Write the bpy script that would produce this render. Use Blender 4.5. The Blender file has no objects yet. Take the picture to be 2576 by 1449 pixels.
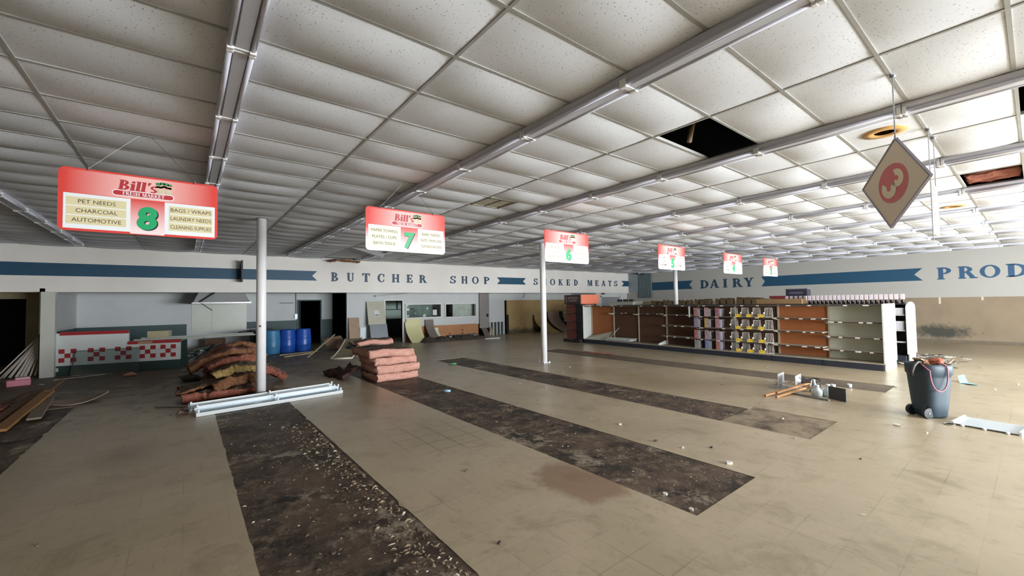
import bpy, math, random
from mathutils import Vector, Matrix, noise
from math import sin, cos, pi, radians
random.seed(7)
S = bpy.context.scene
COL = S.collection
# ---------------------------------------------------------------- camera
F_PX, YAW, PITCH, ROLL, EYE = 1041.3, 0.66838276, 0.03463118, -0.01649083, 1.78
cam = bpy.data.cameras.new('camera'); camo = bpy.data.objects.new('camera', cam); COL.objects.link(camo)
cam.sensor_fit = 'HORIZONTAL'; cam.sensor_width = 36.0; cam.lens = 36.0 * F_PX / 2576.0
cam.clip_start = 0.05; cam.clip_end = 200
fw = Vector((sin(YAW) * cos(PITCH), cos(YAW) * cos(PITCH), sin(PITCH)))
rt0 = Vector((cos(YAW), -sin(YAW), 0)); up0 = rt0.cross(fw)
rt = cos(ROLL) * rt0 + sin(ROLL) * up0; up = -sin(ROLL) * rt0 + cos(ROLL) * up0
camo.matrix_world = Matrix(((rt.x, up.x, -fw.x, 0), (rt.y, up.y, -fw.y, 0), (rt.z, up.z, -fw.z, EYE), (0, 0, 0, 1)))
S.camera = camo
# ---------------------------------------------------------------- world, light, exposure
W = bpy.data.worlds.new('overcast_sky'); S.world = W; W.use_nodes = True
bg = W.node_tree.nodes['Background']; bg.inputs[0].default_value = (0.86, 0.93, 1.0, 1); bg.inputs[1].default_value = 1.5
S.view_settings.view_transform = 'Standard'; S.view_settings.look = 'None'
S.view_settings.gamma = 1.0; S.view_settings.use_curve_mapping = False
S.view_settings.exposure = 0.0
S.cycles.use_denoising = True
S.cycles.max_bounces = 10; S.cycles.diffuse_bounces = 6; S.cycles.glossy_bounces = 4
S.cycles.sample_clamp_indirect = 6.0
FRONT = -8.0                                   # storefront glazing behind the camera
WINDOWS = [(5.8, 9.4), (9.7, 13.3), (13.6, 17.2)]
WZ0, WZ1 = 0.30, 2.75
LIGHT_W = 1620.0
for (a, b) in WINDOWS:                         # daylight coming through each storefront window
    L = bpy.data.lights.new('window_daylight', 'AREA'); L.shape = 'RECTANGLE'; L.size = b - a; L.size_y = WZ1 - WZ0
    L.energy = LIGHT_W; L.color = (0.91, 0.965, 1.0)
    o = bpy.data.objects.new('window_daylight', L); COL.objects.link(o)
    o.location = ((a + b) / 2, FRONT - 0.12, (WZ0 + WZ1) / 2); o.rotation_euler = (radians(90), 0, 0)
    # an area light shines along its local -Z: +90 deg about X turns that to +Y
# ---------------------------------------------------------------- materials
MATS = {}
def srgb(h):
    r = [int(h[i:i + 2], 16) / 255 for i in (0, 2, 4)]
    return tuple((c / 12.92 if c <= 0.04045 else ((c + 0.055) / 1.055) ** 2.4) for c in r)
def node(nt, t, **kw):
    n = nt.nodes.new(t)
    for k, v in kw.items(): setattr(n, k, v)
    return n
def mixc(nt, fac, a, b, mode='MIX'):
    m = node(nt, 'ShaderNodeMix', data_type='RGBA', blend_type=mode)
    for i, v in ((0, fac), (6, a), (7, b)):
        if hasattr(v, 'default_value'): nt.links.new(v, m.inputs[i])
        else: m.inputs[i].default_value = (v if i == 0 else (tuple(v) + (1,))[:4])
    return m.outputs[2]
def mth(nt, op, a, b=0.0, c=None, clamp=False):
    m = node(nt, 'ShaderNodeMath', operation=op); m.use_clamp = clamp
    for i, v in enumerate((a, b) if c is None else (a, b, c)):
        if hasattr(v, 'default_value'): nt.links.new(v, m.inputs[i])
        else: m.inputs[i].default_value = v
    return m.outputs[0]
def ramp(nt, x, p0, p1):
    r = node(nt, 'ShaderNodeMapRange'); r.clamp = True
    nt.links.new(x, r.inputs[0]); r.inputs[1].default_value = p0; r.inputs[2].default_value = p1
    return r.outputs[0]
def nz(nt, vec, scale, detail=4, rough=0.6, dist=0.0):
    n = node(nt, 'ShaderNodeTexNoise'); nt.links.new(vec, n.inputs['Vector'])
    n.inputs['Scale'].default_value = scale; n.inputs['Detail'].default_value = detail
    n.inputs['Roughness'].default_value = rough; n.inputs['Distortion'].default_value = dist
    return n.outputs['Fac']
def base(name, rough=0.6, metal=0.0, spec=0.5):
    m = bpy.data.materials.new(name); m.use_nodes = True; nt = m.node_tree
    b = nt.nodes['Principled BSDF']
    b.inputs['Roughness'].default_value = rough; b.inputs['Metallic'].default_value = metal
    b.inputs['Specular IOR Level'].default_value = spec
    tc = node(nt, 'ShaderNodeTexCoord')
    MATS[name] = m
    return m, nt, b, tc.outputs['Object']
def bump(nt, b, h, strength=0.3, dist=0.01):
    n = node(nt, 'ShaderNodeBump'); n.inputs['Strength'].default_value = strength; n.inputs['Distance'].default_value = dist
    nt.links.new(h, n.inputs['Height']); nt.links.new(n.outputs[0], b.inputs['Normal'])
def M(name, col, rough=0.6, metal=0.0, var=0.12, scale=6.0, col2=None, bmp=0.0, bscale=40.0, spec=0.5):
    """Plain procedural material: base colour, mottled by noise towards col2 (or a darker tone)."""
    if name in MATS: return MATS[name]
    m, nt, b, v = base(name, rough, metal, spec)
    c = srgb(col); c2 = srgb(col2) if col2 else tuple(x * 0.6 for x in c)
    f = nz(nt, v, scale, 5)
    f2 = ramp(nt, f, 0.35, 0.75)
    nt.links.new(mixc(nt, mth(nt, 'MULTIPLY', f2, var if not col2 else min(1, var)), c, c2), b.inputs['Base Color'])
    if bmp: bump(nt, b, nz(nt, v, bscale, 4), bmp)
    return m
# ---------------------------------------------------------------- mesh builder
class MB:
    def __init__(s): s.v = []; s.f = []; s.mi = []
    def add(s, vs, fs, mi=0):
        o = len(s.v); s.v += [tuple(p) for p in vs]; s.f += [tuple(i + o for i in f) for f in fs]; s.mi += [mi] * len(fs); return s
    def box(s, x0, x1, y0, y1, z0, z1, mi=0):
        x0, x1 = min(x0, x1), max(x0, x1); y0, y1 = min(y0, y1), max(y0, y1); z0, z1 = min(z0, z1), max(z0, z1)
        return s.add([(x0, y0, z0), (x1, y0, z0), (x1, y1, z0), (x0, y1, z0), (x0, y0, z1), (x1, y0, z1), (x1, y1, z1), (x0, y1, z1)],
                     [(0, 3, 2, 1), (4, 5, 6, 7), (0, 1, 5, 4), (1, 2, 6, 5), (2, 3, 7, 6), (3, 0, 4, 7)], mi)
    def beam(s, p, q, w, h, upv=(0, 0, 1), mi=0):
        p = Vector(p); q = Vector(q); d = (q - p).normalized(); u = Vector(upv)
        if abs(d.dot(u)) > 0.98: u = Vector((1, 0, 0))
        sd = d.cross(u).normalized(); u = sd.cross(d)
        vs = [c + sd * a * w / 2 + u * b * h / 2 for c in (p, q) for a, b in ((-1, -1), (1, -1), (1, 1), (-1, 1))]
        return s.add(vs, [(3, 2, 1, 0), (4, 5, 6, 7), (0, 1, 5, 4), (1, 2, 6, 5), (2, 3, 7, 6), (3, 0, 4, 7)], mi)
    def tube(s, pts, r, n=8, cap=True, mi=0):
        pts = [Vector(p) for p in pts]; rs = r if isinstance(r, (list, tuple)) else [r] * len(pts)
        vs = []; fs = []; u = None
        for i, p in enumerate(pts):
            d = (pts[min(i + 1, len(pts) - 1)] - pts[max(i - 1, 0)]).normalized()
            if u is None: u = d.orthogonal().normalized()
            u = (u - d * u.dot(d)).normalized(); w = d.cross(u)
            vs += [p + (u * cos(2 * pi * k / n) + w * sin(2 * pi * k / n)) * rs[i] for k in range(n)]
        for i in range(len(pts) - 1):
            for k in range(n):
                fs.append((i * n + k, i * n + (k + 1) % n, (i + 1) * n + (k + 1) % n, (i + 1) * n + k))
        if cap: fs += [tuple(range(n))[::-1], tuple((len(pts) - 1) * n + k for k in range(n))]
        return s.add(vs, fs, mi)
    def lathe(s, prof, n=24, c=(0, 0, 0), mi=0):
        vs = []; fs = []
        for (r, z) in prof: vs += [(c[0] + r * cos(2 * pi * k / n), c[1] + r * sin(2 * pi * k / n), c[2] + z) for k in range(n)]
        for i in range(len(prof) - 1):
            for k in range(n): fs.append((i * n + k, i * n + (k + 1) % n, (i + 1) * n + (k + 1) % n, (i + 1) * n + k))
        if prof[0][0] > 1e-4: fs.append(tuple(range(n))[::-1])
        if prof[-1][0] > 1e-4: fs.append(tuple((len(prof) - 1) * n + k for k in range(n)))
        return s.add(vs, fs, mi)
    def prism(s, poly, t0, t1, mp, mi=0):
        """polygon in (u,v), pushed from depth t0 to t1; mp(u,v,t) gives the point"""
        n = len(poly)
        vs = [mp(u, v, t0) for u, v in poly] + [mp(u, v, t1) for u, v in poly]
        fs = [tuple(range(n)), tuple(range(2 * n - 1, n - 1, -1))] + [(i, i + n, (i + 1) % n + n, (i + 1) % n) for i in range(n)]
        return s.add(vs, fs, mi)
    def flat(s, tris, mp, mi=0):
        for poly in tris: s.add([mp(u, v, 0) for u, v in poly], [tuple(range(len(poly)))], mi)
        return s
def obj(name, mb, mats, parent=None, smooth=False, bevel=0.0, local=False):
    me = bpy.data.meshes.new(name)
    off = Vector((0, 0, 0))
    if parent is not None and not local:
        off = parent.location.copy(); q = parent.parent
        while q is not None: off += q.location; q = q.parent
    me.from_pydata([(x - off.x, y - off.y, z - off.z) for x, y, z in mb.v], [], mb.f)
    if not isinstance(mats, (list, tuple)): mats = [mats]
    for m in mats: me.materials.append(m)
    if len(mats) > 1: me.polygons.foreach_set('material_index', mb.mi)
    if smooth: me.polygons.foreach_set('use_smooth', [True] * len(me.polygons))
    me.validate(); me.update()
    o = bpy.data.objects.new(name, me); COL.objects.link(o)
    if parent is not None: o.parent = parent
    if bevel:
        bv = o.modifiers.new('bevel', 'BEVEL'); bv.width = bevel; bv.segments = 2; bv.limit_method = 'ANGLE'; bv.angle_limit = radians(40)
    return o
def tag(o, label, cat, group=None, kind=None):
    o['label'] = label; o['category'] = cat
    if group: o['group'] = group
    if kind: o['kind'] = kind
    return o
def thing(name, label, cat, loc=(0, 0, 0), rz=0.0, group=None):
    o = bpy.data.objects.new(name, None); COL.objects.link(o); o.empty_display_size = 0.1
    o.location = loc; o.rotation_euler = (0, 0, rz)
    return tag(o, label, cat, group)
def struct(name, mb, mats, parent=None, **kw):
    o = obj(name, mb, mats, parent, **kw)
    if parent is None: o['kind'] = 'structure'
    return o
KIDS = {}
def copy_tree(o, parent=None):
    c = o.copy(); COL.objects.link(c)
    if parent is not None: c.parent = parent
    for ch in [x for x in ALLKIDS(o)]: copy_tree(ch, c)
    return c
def ALLKIDS(o): return list(o.children)
ORD = ['first', 'second', 'third', 'fourth', 'fifth', 'sixth', 'seventh', 'eighth', 'ninth', 'tenth', 'eleventh', 'twelfth',
       'thirteenth', 'fourteenth', 'fifteenth', 'sixteenth', 'seventeenth', 'eighteenth', 'nineteenth', 'twentieth', 'twenty-first', 'twenty-second', 'twenty-third', 'twenty-fourth']
# ---------------------------------------------------------------- lettering
def arcband(cx, cy, ro, ri, a0, a1, c2=None, n=18):
    """quads of a curved stroke between an outer and an inner ellipse"""
    c2 = c2 or (cx, cy); out = []
    P = lambda c, r, a: (c[0] + r[0] * cos(a), c[1] + r[1] * sin(a))
    for i in range(n):
        a, b = radians(a0 + (a1 - a0) * i / n), radians(a0 + (a1 - a0) * (i + 1) / n)
        out.append([P((cx, cy), ro, a), P((cx, cy), ro, b), P(c2, ri, b), P(c2, ri, a)])
    return out
def R4(x0, y0, x1, y1): return [[(x0, y0), (x1, y0), (x1, y1), (x0, y1)]]
T_, h_ = 0.20, 0.075      # thick stem, hairline
def stem(x, w=T_, y0=0, y1=1, s=0.075, top=True, bot=True):
    o = R4(x, y0, x + w, y1)
    if bot: o += R4(x - s, y0, x + w + s, y0 + 0.06)
    if top: o += R4(x - s, y1 - 0.06, x + w + s, y1)
    return o
def diag(x0, x1, w, y0=0.0, y1=1.0): return [[(x0, y0), (x0 + w, y0), (x1 + w, y1), (x1, y1)]]
G = {
 'B': (0.78, stem(.08, s=.08) + arcband(.28, .745, (.34, .255), (.17, .185), -90, 90) + arcband(.28, .27, (.44, .27), (.24, .195), -90, 90) + R4(.1, .93, .3, 1) + R4(.1, 0, .3, .07) + R4(.1, .48, .3, .54)),
 'U': (0.86, stem(.08, bot=False, y0=.3) + stem(.66, w=h_, bot=False, y0=.3) + arcband(.41, .32, (.33, .33), (.2, .25), 180, 360, (.47, .33))),
 'T': (0.80, stem(.3, top=False) + R4(.02, .92, .78, 1) + [[(.02, .72), (.09, .74), (.12, .93), (.02, .93)], [(.78, .72), (.71, .74), (.68, .93), (.78, .93)]]),
 'C': (0.80, arcband(.42, .5, (.42, .51), (.27, .44), 42, 318, (.48, .5), 26) + [[(.66, .62), (.74, .62), (.74, 1.0), (.68, .98)], [(.68, .12), (.78, .3), (.70, .3), (.62, .14)]]),
 'H': (0.92, stem(.08) + stem(.64) + R4(.2, .46, .7, .54)),
 'E': (0.74, stem(.08) + R4(.1, .93, .64, 1) + R4(.1, 0, .66, .07) + R4(.2, .47, .5, .54) + [[(.64, .74), (.64, 1), (.54, .94), (.58, .76)], [(.68, .28), (.66, 0), (.54, .06), (.6, .26)], [(.46, .36), (.52, .36), (.52, .65), (.46, .65)]]),
 'R': (0.86, stem(.08) + arcband(.28, .74, (.38, .26), (.2, .19), -90, 90) + R4(.1, .93, .3, 1) + R4(.2, .47, .34, .54) + diag(.62, .36, .21, 0, .5) + R4(.56, 0, .9, .06)),
 'S': (0.66, arcband(.34, .735, (.27, .265), (.13, .2), 25, 265) + arcband(.34, .265, (.29, .265), (.13, .2), -155, 92) + [[(.55, .68), (.61, .68), (.61, 1), (.54, .95)], [(.03, 0), (.1, .05), (.11, .33), (.03, .33)], [(.2, .56), (.36, .47), (.5, .42), (.34, .56)]]),
 'O': (0.86, arcband(.43, .5, (.43, .51), (.26, .44), 0, 360, None, 32)),
 'P': (0.74, stem(.08) + arcband(.28, .72, (.4, .28), (.22, .21), -90, 90) + R4(.1, .93, .3, 1) + R4(.2, .44, .3, .51)),
 'M': (1.08, stem(.08, w=h_) + stem(.78) + diag(.42, .13, .17) + diag(.46, .76, .1) + R4(0, .94, .2, 1)),
 'K': (0.88, stem(.08) + diag(.26, .6, .1, .4, 1) + diag(.62, .32, .2, 0, .58) + R4(.54, .94, .84, 1) + R4(.54, 0, .9, .06)),
 'D': (0.84, stem(.08) + arcband(.26, .5, (.54, .5), (.33, .43), -90, 90, None, 24) + R4(.1, .93, .28, 1) + R4(.1, 0, .28, .07)),
 'A': (0.92, diag(.06, .4, .08) + diag(.64, .36, .2) + R4(.2, .27, .7, .34) + R4(-.02, 0, .24, .06) + R4(.54, 0, .94, .06)),
 'I': (0.36, stem(.08)),
 'Y': (0.86, stem(.33, top=False, y1=.5) + diag(.33, .06, .2, .46, 1) + diag(.42, .68, .09, .46, 1) + R4(-.02, .94, .36, 1) + R4(.58, .94, .86, 1)),
 'F': (0.70, stem(.08) + R4(.1, .93, .64, 1) + R4(.2, .47, .5, .54) + [[(.64, .74), (.64, 1), (.54, .94), (.58, .76)]]),
 'i': (0.36, R4(.08, 0, .28, .68) + R4(0, 0, .36, .06) + R4(0, .6, .2, .68) + arcband(.18, .86, (.11, .11), (.0, .0), 0, 360, None, 12)),
 'l': (0.36, R4(.08, 0, .28, 1) + R4(0, 0, .36, .06) + R4(0, .93, .2, 1)),
 "'": (0.26, [[(.08, 1.0), (.26, 1.0), (.22, .82), (.08, .66)]]),
 's': (0.52, arcband(.26, .5, (.22, .19), (.09, .12), 20, 265) + arcband(.26, .17, (.23, .18), (.09, .11), -155, 92) + [[(.14, .36), (.28, .3), (.4, .3), (.26, .4)]]),
 ' ': (0.5, []),
}
def letters(txt, h, mp, x0=0.0, track=0.0, wx=1.0, shear=0.0, bold=0.0):
    """flat polygons of a run of slab-serif letters, baseline at v=0"""
    mb = MB(); x = x0
    for ch in txt:
        w, pol = G[ch]
        for p in pol:
            for bx_, bv_ in (((0, 0),) if not bold else ((-bold, 0), (bold, 0), (0, bold * .6), (0, -bold * .6))):
                mb.add([mp(x + (u * wx + v * shear + bx_) * h, (v + bv_) * h, (len(mb.f) % 9) * .00018) for u, v in p], [tuple(range(len(p)))])
        x += (w * wx + track) * h
    return mb, x - x0
_fc = {}
def sans(txt):
    """outline of a plain sans word as triangles, cap height 1, from the built-in font"""
    if txt in _fc: return _fc[txt]
    cu = bpy.data.curves.new('word', 'FONT'); cu.body = txt; cu.size = 1.0; cu.fill_mode = 'FRONT'; cu.resolution_u = 3
    o = bpy.data.objects.new('word', cu); COL.objects.link(o)
    me = bpy.data.meshes.new_from_object(o.evaluated_get(bpy.context.evaluated_depsgraph_get()))
    vs = [(v.co.x, v.co.y) for v in me.vertices]; fs = [tuple(p.vertices) for p in me.polygons]
    bpy.data.objects.remove(o); bpy.data.curves.remove(cu); bpy.data.meshes.remove(me)
    xs = [v[0] for v in vs]; ys = [v[1] for v in vs]; H = 0.69
    vs = [((x - min(xs)) / H, y / H) for x, y in vs]
    _fc[txt] = (vs, fs, (max(xs) - min(xs)) / H); return _fc[txt]
def word(mb, txt, cx, v0, h, mp, wmax=None, squeeze=1.0):
    vs, fs, w = sans(txt); sx = squeeze
    if wmax and w * h * sx > wmax: sx = wmax / (w * h)
    mb.add([mp(cx + (x - w / 2) * h * sx, v0 + y * h, 0) for x, y in vs], fs)
def rrect(w, h, r, n=5, cx=0, cy=0):
    out = []
    for (sx, sy, a0) in ((1, 1, 0), (-1, 1, 90), (-1, -1, 180), (1, -1, 270)):
        for k in range(n + 1):
            a = radians(a0 + 90 * k / n); out.append((cx + sx * (w / 2 - r) + r * cos(a), cy + sy * (h / 2 - r) + r * sin(a)))
    return out
# ================================================================ SETTING
CEIL = 3.523; BK = 16.45; RW = 22.7; LW = -7.0; TX, TY = 1.2192, 0.6096; GX0, GY0 = 1.4915, 1.873
# ---- floor: 12-inch vinyl tile with runs of bare mastic where shelving stood
def tile_mat():
    m, nt, b, v = base('vinyl_tile', 0.34, 0, 0.5)
    br = node(nt, 'ShaderNodeTexBrick'); br.offset = 0.0; br.squash = 1.0
    nt.links.new(v, br.inputs['Vector']); br.inputs['Scale'].default_value = 1.0
    br.inputs['Brick Width'].default_value = 0.3048; br.inputs['Row Height'].default_value = 0.3048
    br.inputs['Mortar Size'].default_value = 0.0012; br.inputs['Mortar Smooth'].default_value = 0.6; br.inputs['Bias'].default_value = 0.0
    br.inputs['Color1'].default_value = srgb('b1a289') + (1,); br.inputs['Color2'].default_value = srgb('ab9c83') + (1,); br.inputs['Mortar'].default_value = srgb('978c77') + (1,)
    c = br.outputs['Color']
    big = nz(nt, v, 0.45, 6, 0.62, 0.4); med = nz(nt, v, 2.2, 6, 0.7, 0.6); fine = nz(nt, v, 9, 6, 0.75)
    c = mixc(nt, mth(nt, 'MULTIPLY', ramp(nt, big, .44, .62), .45), c, srgb('8f8268'))
    c = mixc(nt, mth(nt, 'MULTIPLY', ramp(nt, med, .52, .68), .42), c, srgb('75664c'))
    c = mixc(nt, mth(nt, 'MULTIPLY', ramp(nt, fine, .56, .7), .3), c, srgb('5f523d'))
    sx = node(nt, 'ShaderNodeSeparateXYZ'); nt.links.new(v, sx.inputs[0]); X, Y = sx.outputs[0], sx.outputs[1]
    def near(cx, cy, rx, ry, soft=.6):                     # 1 inside an ellipse, ragged edge
        d = mth(nt, 'SQRT', mth(nt, 'ADD', mth(nt, 'POWER', mth(nt, 'DIVIDE', mth(nt, 'SUBTRACT', X, cx), rx), 2), mth(nt, 'POWER', mth(nt, 'DIVIDE', mth(nt, 'SUBTRACT', Y, cy), ry), 2)))
        d = mth(nt, 'ADD', d, mth(nt, 'MULTIPLY', mth(nt, 'SUBTRACT', med, .5), 1.6))
        return ramp(nt, d, 1.0, 1.0 - soft)
    dirty = near(-1.5, 14.8, 9.5, 5.6, .8)
    c = mixc(nt, mth(nt, 'MULTIPLY', near(19.8, 2.5, 3.6, 8.0, .9), .5), c, srgb('6f6553'))
    mp_ = node(nt, 'ShaderNodeMapping'); mp_.inputs['Scale'].default_value = (3.2, .8, 1); mp_.inputs['Rotation'].default_value = (0, 0, .6); nt.links.new(v, mp_.inputs[0])
    c = mixc(nt, mth(nt, 'MULTIPLY', ramp(nt, nz(nt, mp_.outputs[0], 3.0, 7, .78, .4), .56, .74), .42), c, srgb('6e604a'))
    # trodden-in dirt: the unswept back-left corner, traffic marks and spills
    c = mixc(nt, mth(nt, 'MULTIPLY', dirty, .88), c, srgb('3d342a'))
    c = mixc(nt, mth(nt, 'MULTIPLY', near(-5.0, 9.0, 4.2, 8.0, .8), .6), c, srgb('54472f'))
    c = mixc(nt, mth(nt, 'MULTIPLY', near(8.0, 15.8, 7.0, 2.2, .8), .55), c, srgb('5b5040'))
    c = mixc(nt, mth(nt, 'MULTIPLY', near(3.08, 2.9, .42, .55, .35), .7), c, srgb('77553a'))
    c = mixc(nt, mth(nt, 'MULTIPLY', near(8.2, 5.4, 1.1, 2.6, .9), .5), c, srgb('8a7451'))
    c = mixc(nt, mth(nt, 'MULTIPLY', near(2.6, 5.6, .9, 1.2, .9), .35), c, srgb('7d6c50'))
    c = mixc(nt, mth(nt, 'MULTIPLY', near(-0.6, 6.9, .45, .7, .9), .45), c, srgb('5a4b33'))
    # joints that have opened up and filled with dirt
    fx = mth(nt, 'ABSOLUTE', mth(nt, 'SUBTRACT', mth(nt, 'FRACT', mth(nt, 'DIVIDE', X, .3048)), .5)); fy = mth(nt, 'ABSOLUTE', mth(nt, 'SUBTRACT', mth(nt, 'FRACT', mth(nt, 'DIVIDE', Y, .3048)), .5))
    joint = ramp(nt, mth(nt, 'MAXIMUM', fx, fy), .470, .492)
    c = mixc(nt, mth(nt, 'MULTIPLY', joint, mth(nt, 'MULTIPLY', near(2.75, 5.1, .75, .95, .4), .8)), c, srgb('4a3a26'))
    jn = nz(nt, v, .9, 3)
    c = mixc(nt, mth(nt, 'MULTIPLY', joint, mth(nt, 'MULTIPLY', ramp(nt, jn, .5, .7), .4)), c, srgb('55452f'))
    nt.links.new(c, b.inputs['Base Color'])
    nt.links.new(mth(nt, 'ADD', mth(nt, 'ADD', mth(nt, 'MULTIPLY', med, .22), .22), mth(nt, 'MULTIPLY', dirty, .30)), b.inputs['Roughness'])
    bump(nt, b, mth(nt, 'ADD', mth(nt, 'MULTIPLY', br.outputs['Fac'], -.6), mth(nt, 'MULTIPLY', big, .25)), .06, .01)
    return m
def mastic_mat():
    m, nt, b, v = base('bare_mastic', 0.75, 0, 0.35)
    n1 = nz(nt, v, 1.6, 7, .74, .2); n2 = nz(nt, v, 5.5, 7, .78, .2); n3 = nz(nt, v, 26, 4, .7)
    c = mixc(nt, ramp(nt, n1, .42, .58), srgb('57473a'), srgb('2a2119'))
    c = mixc(nt, mth(nt, 'MULTIPLY', ramp(nt, n2, .50, .64), .65), c, srgb('857462'))
    c = mixc(nt, mth(nt, 'MULTIPLY', ramp(nt, nz(nt, v, 1.0, 7, .8, .2), .55, .63), .72), c, srgb('a89b88'))
    c = mixc(nt, mth(nt, 'MULTIPLY', ramp(nt, nz(nt, v, 1.3, 6, .75, .2), .575, .62), .85), c, srgb('15120f'))
    c = mixc(nt, mth(nt, 'MULTIPLY', ramp(nt, n3, .66, .78), .6), c, srgb('8f8170'))
    nt.links.new(c, b.inputs['Base Color'])
    nt.links.new(mth(nt, 'ADD', mth(nt, 'MULTIPLY', n2, .5), .35), b.inputs['Roughness'])
    bump(nt, b, mth(nt, 'ADD', n2, mth(nt, 'MULTIPLY', n3, .5)), .5, .02)
    return m
VT, BM = tile_mat(), mastic_mat()
def worn_mat():
    m, nt, b, v = base('half_stripped_tile', 0.6, 0, 0.4)
    n1 = nz(nt, v, 2.6, 7, .75, .3); n2 = nz(nt, v, 8, 5, .7)
    c = mixc(nt, ramp(nt, n1, .44, .66), srgb('8a7a64'), srgb('40332a'))
    c = mixc(nt, mth(nt, 'MULTIPLY', ramp(nt, n2, .55, .75), .5), c, srgb('a8977c'))
    nt.links.new(c, b.inputs['Base Color']); bump(nt, b, n2, .3, .01); return m
WM = worn_mat()
def grey_mat():
    m, nt, b, v = base('dusty_mastic', 0.7, 0, 0.4)
    n1 = nz(nt, v, 2.0, 6, .7, .8); n2 = nz(nt, v, 12, 5, .7)
    c = mixc(nt, ramp(nt, n1, .35, .7), srgb('6d6152'), srgb('4f4336'))
    c = mixc(nt, mth(nt, 'MULTIPLY', ramp(nt, n2, .55, .8), .4), c, srgb('8b7d6a'))
    nt.links.new(c, b.inputs['Base Color']); bump(nt, b, n2, .3, .01); return m
GM = grey_mat()
STRIPS = [(-2.75, -1.56, FRONT, 11.0, 1), (0.40, 1.53, FRONT, 10.2, 1), (3.32, 4.47, 1.80, 12.4, 1), (6.16, 7.16, 2.95, 11.75, 1), (6.16, 7.32, 1.83, 2.95, 2), (10.16, 11.05, 1.80, 11.3, 3)]
rng = random.Random(3)
STEP = 0.1016
floor = MB()
xs = [LW + STEP * i for i in range(int((RW - LW) / STEP) + 2)]
ybands = []
def strip_at(x, y):
    for (a, b, c, d, k) in STRIPS:
        if a <= x < b and c <= y < d: return k
    return 0
Xc = sorted({LW, RW} | {v for s in STRIPS for v in s[:2]}); Yc = sorted({FRONT - .1, 25.0} | {v for s in STRIPS for v in s[2:4] if v > FRONT + .2} | {5.0, 8.0, 14.0, 18.0})
for i in range(len(Xc) - 1):
    for j in range(len(Yc) - 1):
        k = strip_at((Xc[i] + Xc[i + 1]) / 2, (Yc[j] + Yc[j + 1]) / 2)
        z = -0.004 if k else 0.0
        x0, x1, y0, y1 = Xc[i], Xc[i + 1], Yc[j], Yc[j + 1]
        floor.add([(x0, y0, z), (x1, y0, z), (x1, y1, z), (x0, y1, z)], [(0, 1, 2, 3)], k)
for (a, b, c, d, k) in STRIPS:                                   # the broken tile edge around each run
    n = int((d - c) / 0.1); pl = []; pr = []
    for i in range(n + 1):
        y = c + (d - c) * i / n
        pl.append((a + rng.choice([0, 0, 0, 0, .004, .012]) * rng.random(), y)); pr.append((b - rng.choice([0, 0, 0, .004, .008, .03]) * rng.random(), y))
    for side, P in ((a, pl), (b, pr)):
        for i in range(n):
            (xa, ya), (xb, yb) = P[i], P[i + 1]
            floor.add([(side, ya, 0), (xa, ya, 0), (xb, yb, 0), (side, yb, 0)], [(0, 1, 2, 3) if side == a else (3, 2, 1, 0)], 0)
            floor.add([(xa, ya, 0), (xa, ya, -.004), (xb, yb, -.004), (xb, yb, 0)], [(0, 1, 2, 3)], 0)
FLOOR = struct('floor', floor, [VT, BM, WM, GM])
# ---- ceiling: 2 x 4 ft lay-in tiles that sag between the tees
def ceil_mat():
    m, nt, b, v = base('mineral_fibre_tile', 0.95, 0, 0.2)
    n = nz(nt, v, 60, 2, .5); vo = node(nt, 'ShaderNodeTexVoronoi'); vo.inputs['Scale'].default_value = 46; nt.links.new(v, vo.inputs['Vector'])
    pin = mth(nt, 'MULTIPLY', ramp(nt, vo.outputs['Distance'], .24, .12), ramp(nt, n, .46, .54))
    c = mixc(nt, mth(nt, 'MULTIPLY', pin, .75), srgb('e0e2e6'), srgb('3d3a37'))
    c = mixc(nt, mth(nt, 'MULTIPLY', ramp(nt, nz(nt, v, .7, 4), .5, .8), .22), c, srgb('a89e8c'))
    nt.links.new(c, b.inputs['Base Color']); bump(nt, b, n, .15, .004); return m
CM = ceil_mat()
HOLES = {(2, 0), (6, -3), (3, -4), (2, 18), (2, 23)}
VENTS = {(2, 6), (-3, 6)}
tiles = MB(); rng = random.Random(11)
c0, c1 = int((LW - GX0) / TX) - 1, int((RW - GX0) / TX) + 1
r0, r1 = int((FRONT - GY0) / TY) - 1, int((BK - GY0) / TY) + 1
NU, NV = 8, 6
for c in range(c0, c1):
    for r in range(r0, r1):
        x0, x1 = max(LW, GX0 + c * TX), min(RW, GX0 + (c + 1) * TX); y0, y1 = max(FRONT, GY0 + r * TY), min(BK, GY0 + (r + 1) * TY)
        sag = rng.uniform(.018, .046); tw = rng.uniform(-.5, .5)
        if r == -2 and c in (3, 8, 13): sag = .004                # tiles stiffened by the recessed cans
        if x1 - x0 < .03 or y1 - y0 < .03 or (c, r) in HOLES: continue
        ycut = y1
        if (c, r) in VENTS:
            x0 += TX / 2 if False else 0.61
            if x1 - x0 < .05: continue
        vs = []; fs = []
        for j in range(NV + 1):
            for i in range(NU + 1):
                u, w = i / NU, j / NV
                s_ = (4 * u * (1 - u)) ** .6 * (4 * w * (1 - w)) ** .95 * (1 + tw * (u - .5))
                vs.append((x0 + (x1 - x0) * u, y0 + (y1 - y0) * w, CEIL + .006 - sag * s_))
        for j in range(NV):
            for i in range(NU): q = j * (NU + 1) + i; fs.append((q, q + NU + 1, q + NU + 2, q + 1))
        tiles.add(vs, fs)
CEILING = struct('ceiling', tiles, CM, smooth=True)
TEE = M('tee_enamel', 'a8a7a3', .5, 0, .25, 9, '6f6b64')
grid = MB()
def cut(a0, a1, holes):                       # keep the run whole; tees still frame every opening
    return [(a0, a1)]
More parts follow.
